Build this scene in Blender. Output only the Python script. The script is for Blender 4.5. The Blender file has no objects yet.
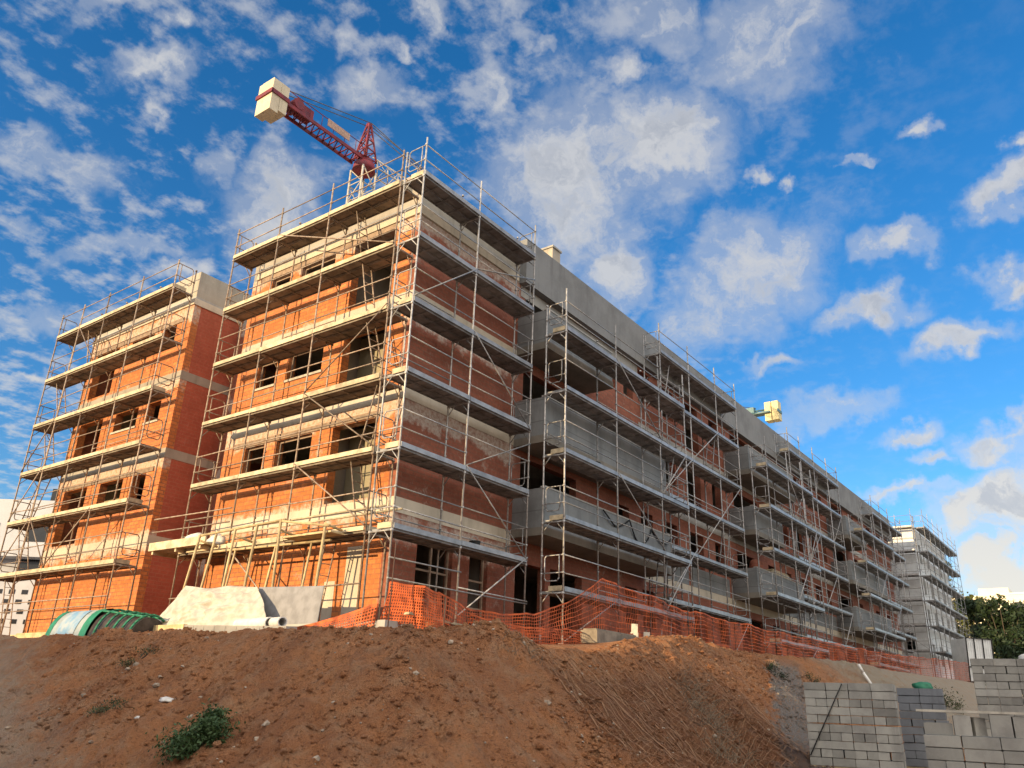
import bpy, math, random
import numpy as np
from mathutils import Vector, Matrix, noise
random.seed(11)
SKY, SKYV, SKYT, SUN, EXPO = .15, .72, (1.08, 1.0, 1.08), 3.5, 1.15
FILL_CLOUD = (2.05, 1.90, 1.72)  # colour of the unseen cloud deck added as fill light
R = math.radians
scene = bpy.context.scene
col = scene.collection

# ------------------------------------------------------------------ helpers
ROOT = {}
class MB:
    """collects boxes, tubes and faces and links them as ONE mesh object"""
    def __init__(s): s.v = []; s.f = []; s.m = []; s.sm = []
    def face(s, pts, mi=0, smooth=False):
        n = len(s.v); s.v += [tuple(p) for p in pts]; s.f.append(tuple(range(n, n+len(pts)))); s.m.append(mi); s.sm.append(smooth)
    def box(s, a, b, mi=0, M=None):
        x0, y0, z0 = [min(a[i], b[i]) for i in range(3)]; x1, y1, z1 = [max(a[i], b[i]) for i in range(3)]
        P = [Vector(p) for p in [(x0,y0,z0),(x1,y0,z0),(x1,y1,z0),(x0,y1,z0),(x0,y0,z1),(x1,y0,z1),(x1,y1,z1),(x0,y1,z1)]]
        if M: P = [M @ p for p in P]
        n = len(s.v); s.v += [tuple(p) for p in P]
        for q in [(0,3,2,1),(4,5,6,7),(0,1,5,4),(1,2,6,5),(2,3,7,6),(3,0,4,7)]:
            s.f.append(tuple(n+i for i in q)); s.m.append(mi); s.sm.append(False)
        return s
    def tube(s, a, b, r=.024, n=6, mi=0, r2=None, cap=True):
        a = Vector(a); b = Vector(b); d = b-a
        if d.length < 1e-6: return s
        d.normalize(); u = d.orthogonal().normalized(); w = d.cross(u); r2 = r if r2 is None else r2
        k = len(s.v)
        for p, rr in ((a, r), (b, r2)):
            for i in range(n):
                t = 2*math.pi*i/n; s.v.append(tuple(p+u*(rr*math.cos(t))+w*(rr*math.sin(t))))
        for i in range(n):
            j = (i+1) % n; s.f.append((k+i, k+j, k+n+j, k+n+i)); s.m.append(mi); s.sm.append(True)
        if cap:
            s.f.append(tuple(k+i for i in reversed(range(n)))); s.m.append(mi); s.sm.append(False)
            s.f.append(tuple(k+n+i for i in range(n))); s.m.append(mi); s.sm.append(False)
        return s
    def path(s, pts, r=.024, n=6, mi=0):
        for p, q in zip(pts[:-1], pts[1:]): s.tube(p, q, r, n, mi)
        return s
    def build(s, name, mat, parent=None, label=None, cat=None, group=None, kind=None, origin=None):
        L = ROOT.get(parent.name, (0, 0, 0)) if parent else (0, 0, 0)
        me = bpy.data.meshes.new(name); me.from_pydata([(a-L[0], b-L[1], c-L[2]) for a, b, c in s.v], [], s.f)
        for m in (mat if isinstance(mat, (list, tuple)) else [mat]): me.materials.append(m)
        me.polygons.foreach_set('material_index', s.m); me.polygons.foreach_set('use_smooth', s.sm); me.update()
        o = bpy.data.objects.new(name, me); col.objects.link(o)
        if parent:
            o.parent = parent; ROOT[o.name] = L
        elif origin is not None:
            me.transform(Matrix.Translation(-Vector(origin))); o.location = origin
        return tag(o, label, cat, group, kind)

def tag(o, label=None, cat=None, group=None, kind=None):
    if label: o['label'] = label
    if cat: o['category'] = cat
    if group: o['group'] = group
    if kind: o['kind'] = kind
    return o
def thing(name, label, cat, loc=(0,0,0), group=None):
    """an Empty at the thing's base; parts are built in world space and parented with the inverse offset"""
    o = bpy.data.objects.new(name, None); col.objects.link(o); o.empty_display_size = .2; o.location = loc; ROOT[o.name] = tuple(loc)
    return tag(o, label, cat, group)

# ------------------------------------------------------------------ materials
def mat(name, rough=.8, metal=0.0):
    m = bpy.data.materials.new(name); m.use_nodes = True; nt = m.node_tree
    b = nt.nodes['Principled BSDF']; b.inputs['Roughness'].default_value = rough; b.inputs['Metallic'].default_value = metal
    b.inputs['Specular IOR Level'].default_value = .3
    return m, nt, b
class N:
    def __init__(s, nt): s.nt = nt
    def new(s, t, **k):
        n = s.nt.nodes.new(t)
        for a, v in k.items():
            if a.startswith('i_'):
                key = a[2:]; n.inputs[int(key) if key.isdigit() else key.replace('_', ' ')].default_value = v
            else: setattr(n, a, v)
        return n
    def link(s, a, b): s.nt.links.new(a, b)
    def math(s, op, a, b=None, clamp=False):
        n = s.nt.nodes.new('ShaderNodeMath'); n.operation = op; n.use_clamp = clamp
        for i, v in enumerate((a, b)):
            if v is None: continue
            if isinstance(v, (int, float)): n.inputs[i].default_value = v
            else: s.link(v, n.inputs[i])
        return n.outputs[0]
    def mix(s, fac, a, b, blend='MIX'):
        n = s.nt.nodes.new('ShaderNodeMix'); n.data_type = 'RGBA'; n.blend_type = blend
        for i, v in ((0, fac), (6, a), (7, b)):
            if isinstance(v, (int, float)): n.inputs[i].default_value = v
            elif isinstance(v, tuple): n.inputs[i].default_value = (*v[:3], 1)
            else: s.link(v, n.inputs[i])
        return n.outputs[2]
    def mr(s, v, a, b, c=0., d=1., smooth=True):
        n = s.nt.nodes.new('ShaderNodeMapRange'); n.interpolation_type = 'SMOOTHSTEP' if smooth else 'LINEAR'; n.clamp = True
        s.link(v, n.inputs[0])
        for i, x in enumerate((a, b, c, d)): n.inputs[i+1].default_value = x
        return n.outputs[0]
    def noise(s, vec, scale, detail=4, rough=.55):
        n = s.nt.nodes.new('ShaderNodeTexNoise'); n.inputs['Scale'].default_value = scale
        n.inputs['Detail'].default_value = detail; n.inputs['Roughness'].default_value = rough
        if vec is not None: s.link(vec, n.inputs['Vector'])
        return n.outputs['Fac']
    def pos(s): return s.nt.nodes.new('ShaderNodeNewGeometry').outputs['Position']
    def obj(s): return s.nt.nodes.new('ShaderNodeTexCoord').outputs['Object']
    def rnd(s): return s.nt.nodes.new('ShaderNodeObjectInfo').outputs['Random']
    def bump(s, h, strength=.4, dist=.02):
        n = s.nt.nodes.new('ShaderNodeBump'); n.inputs['Strength'].default_value = strength; n.inputs['Distance'].default_value = dist
        s.link(h, n.inputs['Height']); return n.outputs[0]

def simple(name, c, rough=.8, metal=0., var=.15, scale=6., c2=None, rv=.12, bump=.0):
    """noise-mottled colour with a little variation from object to object"""
    m, nt, b = mat(name, rough, metal); g = N(nt)
    n = g.noise(g.obj(), scale, 5, .6)
    c2 = c2 or tuple(x*(1-var*2.2) for x in c)
    k = g.mix(g.mr(n, .35, .68), c, c2)
    v = g.math('ADD', g.math('MULTIPLY', g.rnd(), 2*rv), 1-rv)
    h = g.new('ShaderNodeHueSaturation'); g.link(k, h.inputs['Color']); g.link(v, h.inputs['Value'])
    g.link(h.outputs[0], b.inputs['Base Color'])
    if bump: g.link(g.bump(n, bump, .02), b.inputs['Normal'])
    return m

def brick_mat(name, c1, c2, mortar, bands=(), stain=.5, scale=1.0, xlim=False):
    m, nt, b = mat(name, .9); g = N(nt); p = g.pos()
    sp = g.new('ShaderNodeSeparateXYZ'); g.link(p, sp.inputs[0])
    cb = g.new('ShaderNodeCombineXYZ'); g.link(g.math('ADD', sp.outputs[0], sp.outputs[1]), cb.inputs[0]); g.link(sp.outputs[2], cb.inputs[1])
    br = g.new('ShaderNodeTexBrick'); g.link(cb.outputs[0], br.inputs['Vector'])
    br.inputs['Color1'].default_value = (*c1, 1); br.inputs['Color2'].default_value = (*c2, 1); br.inputs['Mortar'].default_value = (*mortar, 1)
    br.inputs['Scale'].default_value = scale; br.inputs['Mortar Size'].default_value = .016; br.inputs['Mortar Smooth'].default_value = .3
    br.inputs['Brick Width'].default_value = .29; br.inputs['Row Height'].default_value = .125; br.inputs['Bias'].default_value = .0
    big = g.noise(p, .55, 5, .6); fine = g.noise(p, 9, 5, .65)
    k = g.mix(g.mr(big, .35, .7, 0, .8), br.outputs['Color'], tuple(x*.62 for x in c1))
    k = g.mix(g.mr(fine, .45, .8, 0, .45), k, tuple(min(1, x*1.25+.03) for x in c1))
    # mortar smears / efflorescence: patches hugging the slab edges plus loose spots
    wob = g.math('MULTIPLY', g.math('SUBTRACT', g.noise(p, 1.7, 6, .7), .5), 1.3)
    lim = g.mr(sp.outputs[0], 6.2, 5.8) if xlim else None
    for z in bands:
        d = g.math('ABSOLUTE', g.math('SUBTRACT', sp.outputs[2], z))
        e = g.math('MULTIPLY', g.mr(g.math('ADD', d, wob), .42, .18), g.mr(fine, .3, .62, .3, 1.))
        if xlim: e = g.math('MULTIPLY', e, lim)
        k = g.mix(g.math('MULTIPLY', e, stain), k, (.50, .45, .38))
    sp2 = g.noise(p, 2.3, 6, .75)
    k = g.mix(g.math('MULTIPLY', g.mr(sp2, .58, .72), .65*stain), k, (.42, .36, .30))
    sp3 = g.noise(p, 1.1, 6, .75)
    k = g.mix(g.math('MULTIPLY', g.mr(sp3, .6, .75), .35), k, tuple(x*.45 for x in c2))
    g.link(k, b.inputs['Base Color'])
    hh = g.math('ADD', g.math('MULTIPLY', br.outputs['Fac'], -.6), g.math('MULTIPLY', fine, .5))
    g.link(g.bump(hh, .5, .012), b.inputs['Normal'])
    return m
def concrete_mat(name, c, dark, seam=None, rv=.1, rough=.88, sc=1.):
    m, nt, b = mat(name, rough); g = N(nt); p = g.pos()
    n1 = g.noise(p, .8*sc, 6, .65); n2 = g.noise(p, 7*sc, 6, .7)
    mp = g.new('ShaderNodeMapping'); g.link(p, mp.inputs[0]); mp.inputs['Scale'].default_value = (3, 3, .35)
    n3 = g.noise(mp.outputs[0], 1.2, 5, .6)
    k = g.mix(g.mr(n1, .35, .7), c, dark)
    k = g.mix(g.mr(n3, .5, .75, 0, .5), k, tuple(x*.7 for x in dark))
    k = g.mix(g.mr(n2, .5, .8, 0, .4), k, tuple(min(1, x*1.2) for x in c))
    if seam:
        sp = g.new('ShaderNodeSeparateXYZ'); g.link(p, sp.inputs[0])
        a = g.math('ABSOLUTE', g.math('SUBTRACT', g.math('FRACT', g.math('DIVIDE', sp.outputs[2], seam)), .5))
        k = g.mix(g.mr(a, .47, .492, 0, .55), k, tuple(x*.5 for x in dark))
    v = g.math('ADD', g.math('MULTIPLY', g.rnd(), 2*rv), 1-rv)
    h = g.new('ShaderNodeHueSaturation'); g.link(k, h.inputs['Color']); g.link(v, h.inputs['Value'])
    g.link(h.outputs[0], b.inputs['Base Color']); g.link(g.bump(n2, .35, .02), b.inputs['Normal'])
    return m

BZ = (3.0, 6.0, 8.9, 11.6)
M = {}
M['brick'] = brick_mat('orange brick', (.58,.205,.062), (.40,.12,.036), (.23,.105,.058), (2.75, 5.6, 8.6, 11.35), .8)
M['brick_shaded'] = brick_mat('red brick', (.30,.10,.06), (.215,.07,.043), (.20,.10,.065), (2.2, 5.4, 8.2, 11.3), .75, xlim=True)  # darker copy of the brick, with the unlit side's shade in its colour
M['brick_blank'] = brick_mat('plain shade-toned brick', (.40,.10,.055), (.35,.085,.05), (.36,.12,.07), (), .15)  # side wall copy of the brick, darkened to stand for shade
M['band'] = concrete_mat('pale slab concrete', (.52,.46,.36), (.42,.37,.29))
M['parapet'] = concrete_mat('grey render', (.205,.21,.21), (.15,.153,.153))
M['parapet_tan'] = concrete_mat('tan render', (.36,.325,.265), (.28,.25,.20))
M['balcony'] = concrete_mat('balcony grey render', (.22,.232,.235), (.155,.165,.17), seam=.7)
M['slab'] = concrete_mat('cast concrete', (.36,.35,.32), (.25,.24,.22))
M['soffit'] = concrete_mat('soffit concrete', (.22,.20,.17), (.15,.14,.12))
M['inner'] = concrete_mat('bare room plaster', (.33,.30,.26), (.22,.20,.17))
M['olive'] = concrete_mat('loggia plaster', (.30,.26,.17), (.24,.21,.14))
M['shutter'] = simple('shutter box', (.30,.22,.16), .85)
M['sill'] = simple('pale sill', (.5,.46,.38), .8)
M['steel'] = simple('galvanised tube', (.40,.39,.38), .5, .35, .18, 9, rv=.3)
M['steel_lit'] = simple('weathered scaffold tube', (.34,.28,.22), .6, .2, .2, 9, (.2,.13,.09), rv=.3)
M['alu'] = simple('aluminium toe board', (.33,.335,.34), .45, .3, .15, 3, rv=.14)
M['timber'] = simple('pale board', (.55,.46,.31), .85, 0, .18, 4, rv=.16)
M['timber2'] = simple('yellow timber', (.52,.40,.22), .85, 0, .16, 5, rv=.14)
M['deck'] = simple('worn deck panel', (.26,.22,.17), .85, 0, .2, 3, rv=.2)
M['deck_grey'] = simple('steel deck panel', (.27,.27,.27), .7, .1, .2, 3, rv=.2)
M['white'] = simple('white panel', (.66,.68,.68), .7, 0, .07, 2, rv=.05)
M['darkglass'] = simple('dark window', (.02,.022,.026), .15, 0, .1, 2)
M['red_steel'] = simple('crane red paint', (.23,.03,.04), .6, 0, .2, 1.5, (.11,.028,.042))
M['crane_white'] = simple('crane mast pale paint', (.55,.52,.46), .6)
M['cw'] = concrete_mat('counterweight concrete', (.62,.54,.40), (.50,.43,.31))
M['cw_yellow'] = simple('yellow counterweight', (.66,.57,.30), .6)
M['crane_green'] = simple('crane blue green', (.10,.20,.22), .5)
M['cable'] = simple('steel cable', (.12,.12,.13), .6, .3)
M['black'] = simple('black rubber', (.02,.02,.02), .6)
M['block'] = concrete_mat('concrete block', (.315,.305,.27), (.22,.21,.19), rv=.24, sc=2.5)
M['block_shaded'] = concrete_mat('shade-toned concrete block', (.19,.20,.215), (.14,.148,.16), rv=.14, sc=2.5)  # copy of the block material, blued and darkened for its shaded facing
M['orange_net'] = simple('orange net plastic', (.60,.125,.035), .7, 0, .3, 3)
M['brown_net'] = simple('brown net', (.27,.15,.08), .9)
M['rust'] = simple('rusty rebar', (.10,.06,.045), .9)
M['green'] = simple('green plastic', (.03,.20,.11), .45, 0, .15, 5)
M['plaster_bag'] = simple('white sack', (.62,.60,.56), .9, 0, .1, 8, bump=.3)
M['pvc'] = simple('white plastic pipe', (.66,.65,.62), .5, 0, .08, 6)

# ------------------------------------------------------------------ terrain
def sstep(a, b, x):
    t = np.clip((x-a)/(b-a), 0, 1); return t*t*(3-2*t)
def smin(a, b, k): h = np.clip(.5+.5*(b-a)/k, 0, 1); return b*(1-h)+a*h-k*h*(1-h)
def hbase(x, y):
    x = np.asarray(x, float); y = np.asarray(y, float)
    dx = np.maximum(-2.6-x, 0); dy = np.maximum(-3.2-y, 0)
    d = np.hypot(dx, dy)
    zc = -.66+.54*sstep(1, 10, x)+.45*sstep(10, 28, x)+.5*sstep(26, 60, x)
    zc = zc - .10*sstep(1., -2.6, x) - .22*np.exp(-((x-2.6)/2.4)**2)*sstep(-2.4, -3.4, y)
    bumpc = .14*np.exp(-(((x+.7)/1.7)**2+((y+3.7)/.9)**2))        # heap on the nose of the bank
    bumpl = .06*np.exp(-(((x+3.0)/1.0)**2+((y-5.0)/3.2)**2))
    bumpr = .18*np.exp(-(((x-7.0)/3.0)**2+((y+3.3)/.6)**2))
    z = zc+bumpc+bumpl+bumpr
    soft = np.sqrt(d*d+.35)-.59
    slope = .60+.12*sstep(3, 9, x)
    z = z-slope*soft
    floor = -3.55+.5*sstep(-8, 4, x)
    z = -smin(-z, -floor, .6)
    # unseen western rise, added and shaped to shade the bank and block stacks
    z = z+(13.4+2.8*sstep(17.5, 13.5, y))*sstep(-42, -64, x)
    return z, d
def hnoise(x, y, d):
    p = Vector((x, y, 0)); s_ = x-y
    far = max(0., min(1., 2.2-max(abs(x), abs(y))/20.))
    a = min(1, .06+d*1.6) * far
    if a < .01: return 0
    n = noise.fractal(p*.55, 1., 2., 3)*.24
    n -= noise.ridged_multi_fractal(Vector((s_*.85, d*.22, 7)), 1., 2., 3, 1., 2.)*.10*min(1, d*.5)-.10
    # run-off gullies down the face + clods
    n += noise.ridged_multi_fractal(p*1.4, 1., 2., 3, 1., 2.)*.075-.09
    n += noise.fractal(p*3.3, .9, 2., 3)*.075
    n += noise.fractal(p*9.0, .8, 2.1, 3)*.065
    # one long drying crack down the left of the bank
    px, py = x+4.16, y+.82; t = max(0., min(1., (px*-2.04+py*-.91)/5.0)); e = math.hypot(px+2.04*t, py+.91*t)+.05*noise.noise(p*2.5)
    n -= .16*max(0., 1-abs(e)/.11)
    return n*a
def ground(x, y):
    z, d = hbase(x, y); return float(z)+hnoise(x, y, float(d))
def axis(lo, hi, step, far, k=1.16):
    a = list(np.arange(lo, hi+1e-6, step)); s = step; v = a[-1]
    while v < far: s *= k; v += s; a.append(v)
    s = step; v = a[0]; b = []
    while v > -far: s *= k; v -= s; b.append(v)
    return np.array(b[::-1]+a)

# ------------------------------------------------------------------ ground sheet
NX = axis(-11.5, 27, .08, 900); NY = axis(-11.5, 11, .08, 900)
gx, gy = np.meshgrid(NX, NY); gz, gd = hbase(gx, gy)
nz = np.array([hnoise(a, b, c) if abs(a) < 44 and abs(b) < 44 else 0 for a, b, c in zip(gx.ravel(), gy.ravel(), gd.ravel())])
gz = gz.ravel()+nz
V = np.stack([gx.ravel(), gy.ravel(), gz], 1); nx, ny = len(NX), len(NY)
ii = np.arange(ny-1)[:, None]*nx+np.arange(nx-1)[None, :]
F = np.stack([ii, ii+1, ii+nx+1, ii+nx], -1).reshape(-1, 4)
me = bpy.data.meshes.new('ground'); me.vertices.add(len(V)); me.vertices.foreach_set('co', V.ravel())
me.loops.add(len(F)*4); me.loops.foreach_set('vertex_index', F.ravel()); me.polygons.add(len(F))
me.polygons.foreach_set('loop_start', np.arange(len(F))*4); me.polygons.foreach_set('loop_total', np.full(len(F), 4))
me.polygons.foreach_set('use_smooth', np.ones(len(F), bool)); me.update(); me.validate()
gr = bpy.data.objects.new('ground', me); col.objects.link(gr); gr['kind'] = 'structure'
m, nt, b = mat('clay soil', .95); g = N(nt); p = g.pos()
sp = g.new('ShaderNodeSeparateXYZ'); g.link(p, sp.inputs[0])
n1 = g.noise(p, .45, 6, .65); n2 = g.noise(p, 2.6, 7, .7); n3 = g.noise(p, 16, 6, .75); n4 = g.noise(p, 46, 4, .7)
k = g.mix(g.mr(n1, .36, .66), (.66,.29,.122), (.50,.21,.09))
k = g.mix(g.mr(g.noise(p, 1.1, 6, .7), .5, .68, 0, .55), k, (.27,.115,.06))
k = g.mix(g.mr(n2, .42, .72, 0, .75), k, (.62,.37,.21))
k = g.mix(g.mr(n3, .50, .70, 0, .8), k, (.20,.088,.045))
k = g.mix(g.mr(n4, .58, .76, 0, .6), k, (.56,.37,.24))
k = g.mix(g.mr(n4, .42, .30, 0, .5), k, (.13,.06,.036))
# pale limestone rubble further along the bank, grey grit run, beaten track at the left foot
wob = g.math('MULTIPLY', g.math('SUBTRACT', n1, .5), 14.)
pale = g.mr(g.math('ADD', sp.outputs[0], wob), 15, 24)
k = g.mix(g.math('MULTIPLY', pale, g.mr(n2, .25, .6, .55, 1.)), k, (.52,.44,.33))
rv = g.math('ADD', g.math('SUBTRACT', sp.outputs[0], g.math('MULTIPLY', sp.outputs[1], 2.7)), g.math('MULTIPLY', g.math('SUBTRACT', n2, .5), 4.5))
run = g.math('MULTIPLY', g.mr(g.math('ABSOLUTE', g.math('SUBTRACT', rv, 25.6)), 2.0, .9), g.mr(sp.outputs[1], -3.6, -4.6))
k = g.mix(g.math('MULTIPLY', run, g.mr(n3, .3, .55, .3, .95)), k, (.30,.29,.27))
tr = g.math('ADD', g.math('MULTIPLY', sp.outputs[0], -1.), g.math('ADD', g.math('MULTIPLY', sp.outputs[1], .35), g.math('MULTIPLY', g.math('SUBTRACT', n2, .5), 2.2)))
k = g.mix(g.math('MULTIPLY', g.mr(tr, 6.0, 7.6), g.mr(n3, .2, .6, .4, .85)), k, (.52,.40,.30))
k = g.mix(g.math('MULTIPLY', g.mr(sp.outputs[2], 1.5, 5.), .8), k, (.10,.11,.05))
g.link(k, b.inputs['Base Color'])
wet = g.math('MULTIPLY', g.math('MULTIPLY', g.mr(sp.outputs[0], -1.8, .6), g.mr(sp.outputs[0], 7.6, 5.4)), g.mr(g.math('ADD', sp.outputs[1], g.math('MULTIPLY', g.math('SUBTRACT', n2, .5), 1.2)), -4.2, -5.0))
k = g.mix(g.math('MULTIPLY', wet, .6), k, (.17,.075,.04)); g.link(k, b.inputs['Base Color'])
hh = g.math('ADD', g.math('MULTIPLY', n3, 1.), g.math('MULTIPLY', n4, .5))
g.link(g.bump(hh, 1.0, .28), b.inputs['Normal']); me.materials.append(m)

# loose clods and stones: too many to count
from mathutils import Euler
mb = MB(); rs = random.Random(5)
def clod(mb, c, s, rs, mi):
    q = Euler((rs.random()*6, rs.random()*6, rs.random()*6)).to_matrix(); k = len(mb.v)
    t = (1+5**.5)/2
    for a in [(-1,t,0),(1,t,0),(-1,-t,0),(1,-t,0),(0,-1,t),(0,1,t),(0,-1,-t),(0,1,-t),(t,0,-1),(t,0,1),(-t,0,-1),(-t,0,1)]:
        w = q @ (Vector(a)*(s*.55*(.65+.6*rs.random()))); mb.v.append((c[0]+w.x, c[1]+w.y, c[2]+w.z*.75))
    for f in [(0,11,5),(0,5,1),(0,1,7),(0,7,10),(0,10,11),(1,5,9),(5,11,4),(11,10,2),(10,7,6),(7,1,8),(3,9,4),(3,4,2),(3,2,6),(3,6,8),(3,8,9),(4,9,5),(2,4,11),(6,2,10),(8,6,7),(9,8,1)]:
        mb.f.append(tuple(k+i for i in f)); mb.m.append(mi); mb.sm.append(False)
n = 0
while n < 21000:
    if rs.random() < .55: x = rs.uniform(-10, 1); y = rs.uniform(-9.5, 7)
    else: x = rs.uniform(-2, 14); y = rs.uniform(-10, -2.6)
    z, d = hbase(x, y)
    if d < .02 or math.hypot(x+13.6, y+13.6) < 4: continue
    if noise.fractal(Vector((x*.7, y*.7, 3)), 1, 2, 3) < rs.uniform(-.5, .6): continue
    s = .010+.05*rs.random()**7+.014*rs.random()
    clod(mb, (x, y, ground(x, y)+s*.2), s, rs, 0 if rs.random() < .965 else 1); n += 1
mcl = simple('clay clods', (.30,.145,.075), .95, 0, .2, 3, rv=0); mst = simple('pale stones', (.42,.34,.26), .95, 0, .2, 9)
mb.build('loose_stones', [m, mst], kind='stuff')

# ------------------------------------------------------------------ buildings
def wall_grid(mb, axis, o, t, a0, a1, z0, z1, holes, mi=0, mj=None):
    """wall on the plane axis=o, thickness t towards +axis, with rectangular openings; reveals included"""
    mj = mi if mj is None else mj
    As = sorted({a0, a1, *[min(max(h[i], a0), a1) for h in holes for i in (0, 1)]}); Zs = sorted({z0, z1, *[min(max(h[i], z0), z1) for h in holes for i in (2, 3)]})
    P = (lambda a, d, z: (o+d, a, z)) if axis == 'x' else (lambda a, d, z: (a, o+d, z))
    hole = lambda a, z: any(h[0] < a < h[1] and h[2] < z < h[3] for h in holes) or not (a0 < a < a1 and z0 < z < z1)
    for i in range(len(As)-1):
        for j in range(len(Zs)-1):
            A, B, Z, W = As[i], As[i+1], Zs[j], Zs[j+1]; ca = (A+B)/2; cz = (Z+W)/2
            if hole(ca, cz): continue
            mb.face([P(A,0,Z), P(B,0,Z), P(B,0,W), P(A,0,W)], mi); mb.face([P(A,t,Z), P(A,t,W), P(B,t,W), P(B,t,Z)], mj)
            if i == 0 or hole((As[i-1]+A)/2, cz): mb.face([P(A,0,Z), P(A,0,W), P(A,t,W), P(A,t,Z)], mi)
            if i == len(As)-2 or hole((As[i+2]+B)/2, cz): mb.face([P(B,0,Z), P(B,t,Z), P(B,t,W), P(B,0,W)], mi)
            if j == 0 or hole(ca, (Zs[j-1]+Z)/2): mb.face([P(A,0,Z), P(A,t,Z), P(B,t,Z), P(B,0,Z)], mi)
            if j == len(Zs)-2 or hole(ca, (Zs[j+2]+W)/2): mb.face([P(A,0,W), P(B,0,W), P(B,t,W), P(A,t,W)], mi)

FL = (0., 3.0, 6.0, 9.0)
LH = []                                   # openings of the lit left face (y0, y1, z0, z1)
for f, top in ((3., 5.25), (6., 8.12), (9., 11.25)):
    LH += [(6.8, 7.75, f+1.22, top), (4.6, 6.22, f+1.22, top), (1.98, 3.72, f+.02, top)]
RH = [(1.97, 3.41, -.45, 1.95), (4.14, 4.97, -.45, 1.97), (6.3, 7.9, -.3, 2.1), (8.2, 10.1, -.3, 2.15), (13.1, 14.0, .9, 2.25)]
for f in (3., 6., 9.): RH += [(6.4, 9.7, f+.05, f+2.4)]
RH += [(12.6, 13.5, 3.9, 5.2), (11.0, 12.6, 9.8, 11.2), (13.2, 14.0, 9.8, 11.2)]
for f in FL:
    RH += [(14.45, 15.45, f+.9, f+2.3), (16.6, 17.7, f+.9, f+2.3), (18.9, 20.3, f+.05 if f else -.2, f+2.3), (21.6, 22.6, f+.9, f+2.3)]
    RH += [(24.2, 27.4, f+.05 if f else -.1, f+2.3), (28.4, 29.4, f+.9, f+2.3)]
    RH += [(31, 32, f+.9, f+2.3), (33.4, 34.9, f+.9, f+2.3), (36.2, 37.4, f+.9, f+2.3), (38.2, 39.2, f+.9, f+2.3)]
    RH += [(40.6, 44, f+.05 if f else 0, f+2.3), (45.4, 46.6, f+.9, f+2.3), (50, 51.3, f+.9, f+2.3), (53, 54.2, f+.9, f+2.3)]
TOP = 13.0
bd = thing('apartment_building', 'long unfinished brick apartment block with grey balconies behind the corner scaffolds', 'building', (1, 1, -.6))
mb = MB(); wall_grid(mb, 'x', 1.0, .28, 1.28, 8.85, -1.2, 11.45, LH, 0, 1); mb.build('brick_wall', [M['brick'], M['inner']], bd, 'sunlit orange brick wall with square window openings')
mb = MB(); wall_grid(mb, 'y', 1.0, .28, 1.0, 57.0, -1.2, 11.45, RH, 0, 1); mb.build('brick_wall', [M['brick_shaded'], M['inner']], bd, 'long brick wall in shade-darkened red on the shaded side')
mb = MB(); mb.box((1.28, 8.6, -1.2), (3.2, 8.85, 11.45)); mb.box((3.0, 8.85, -1.2), (3.25, 12.38, 11.45)); mb.box((57-.25, 1.28, -1.2), (57, 15, 11.45)); mb.box((3.0, 15, -1.2), (57, 15.25, 11.45)); mb.box((3.0, 12.9, -1.2), (3.25, 15, 11.45))
mb.build('rear_wall', M['brick_shaded'], bd)
# slab bands: stand 12 mm proud of the brick
def band(z0, z1, m, x1=6.0, k=.012):
    mb = MB(); mb.box((1-k, 1-k, z0), (1.0, 8.6, z1)); mb.box((1.0, 1-k, z0), (x1, 1.0, z1)); mb.build('floor_band', m, bd)
for z0, z1 in ((2.55, 2.95), (5.66, 6.0), (8.6, 8.93)): band(z0, z1, M['band'])
mb = MB(); mb.box((1-.07, 1-.07, 11.45), (1.0, 8.6, 11.75)); mb.box((1.0, 1-.07, 11.45), (5.9, 1.0, 11.75)); mb.build('cornice', M['band'], bd)
mb = MB()
for f in (3., 6., 9.):
    mb.box((1.28, 1.28, f-.28), (56.7, 8.55, f)); mb.box((3.3, 8.55, f-.28), (56.7, 14.9, f))
mb.box((1.28, 1.28, -1.0), (56.7, 14.9, -.45)); mb.build('floor_slab', M['inner'], bd)
mb = MB(); mb.box((1.0, 1.0, 11.45), (57, 8.85, 11.9)); mb.box((3.0, 8.85, 11.45), (57, 15.2, 11.9)); mb.build('roof_slab', M['slab'], bd)
mb = MB(); mb.box((1, 1, 11.9), (1.2, 8.85, TOP)); mb.box((1.2, 1, 11.9), (6, 1.2, TOP)); mb.box((1.2, 8.65, 11.9), (3.2, 8.85, TOP)); mb.box((3.0, 8.85, 11.9), (3.2, 15.2, TOP-.3)); mb.build('parapet', M['parapet_tan'], bd)
mb = MB(); mb.box((6.0, .72, 11.42), (57, .995, TOP+.12)); mb.box((6.0, .995, 12.9), (57, 1.2, TOP+.12)); mb.box((3.2, 15, 11.9), (57, 15.2, TOP)); mb.box((56.8, 1.2, 11.9), (57, 15, TOP)); mb.build('parapet', M['parapet'], bd, 'grey rendered parapet along the shaded side')
mb = MB()
for y, x in ((6.0, 1.28), (9.5, 5.)): mb.box((x if y > 8 else 5.4, y, -.4), (56, y+.15, 11.4))
for x in (5.8, 14.3, 23.1, 30.2, 39.8, 49): mb.box((x, 1.3, -.4), (x+.15, 6.0, 11.4))
mb.box((5.2, 1.3, -.4), (5.35, 8.5, 11.4)); mb.box((1.3, 4.15, -.4), (5.2, 4.27, 11.4)); mb.build('room_partition', M['inner'], bd)
mb = MB()
for f in (3., 6.): mb.box((2.0, 1.5, f+.01), (2.1, 4.1, f+2.5))
mb.build('loggia_panel', M['olive'], bd, 'olive plaster panel inside the corner openings')
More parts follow.
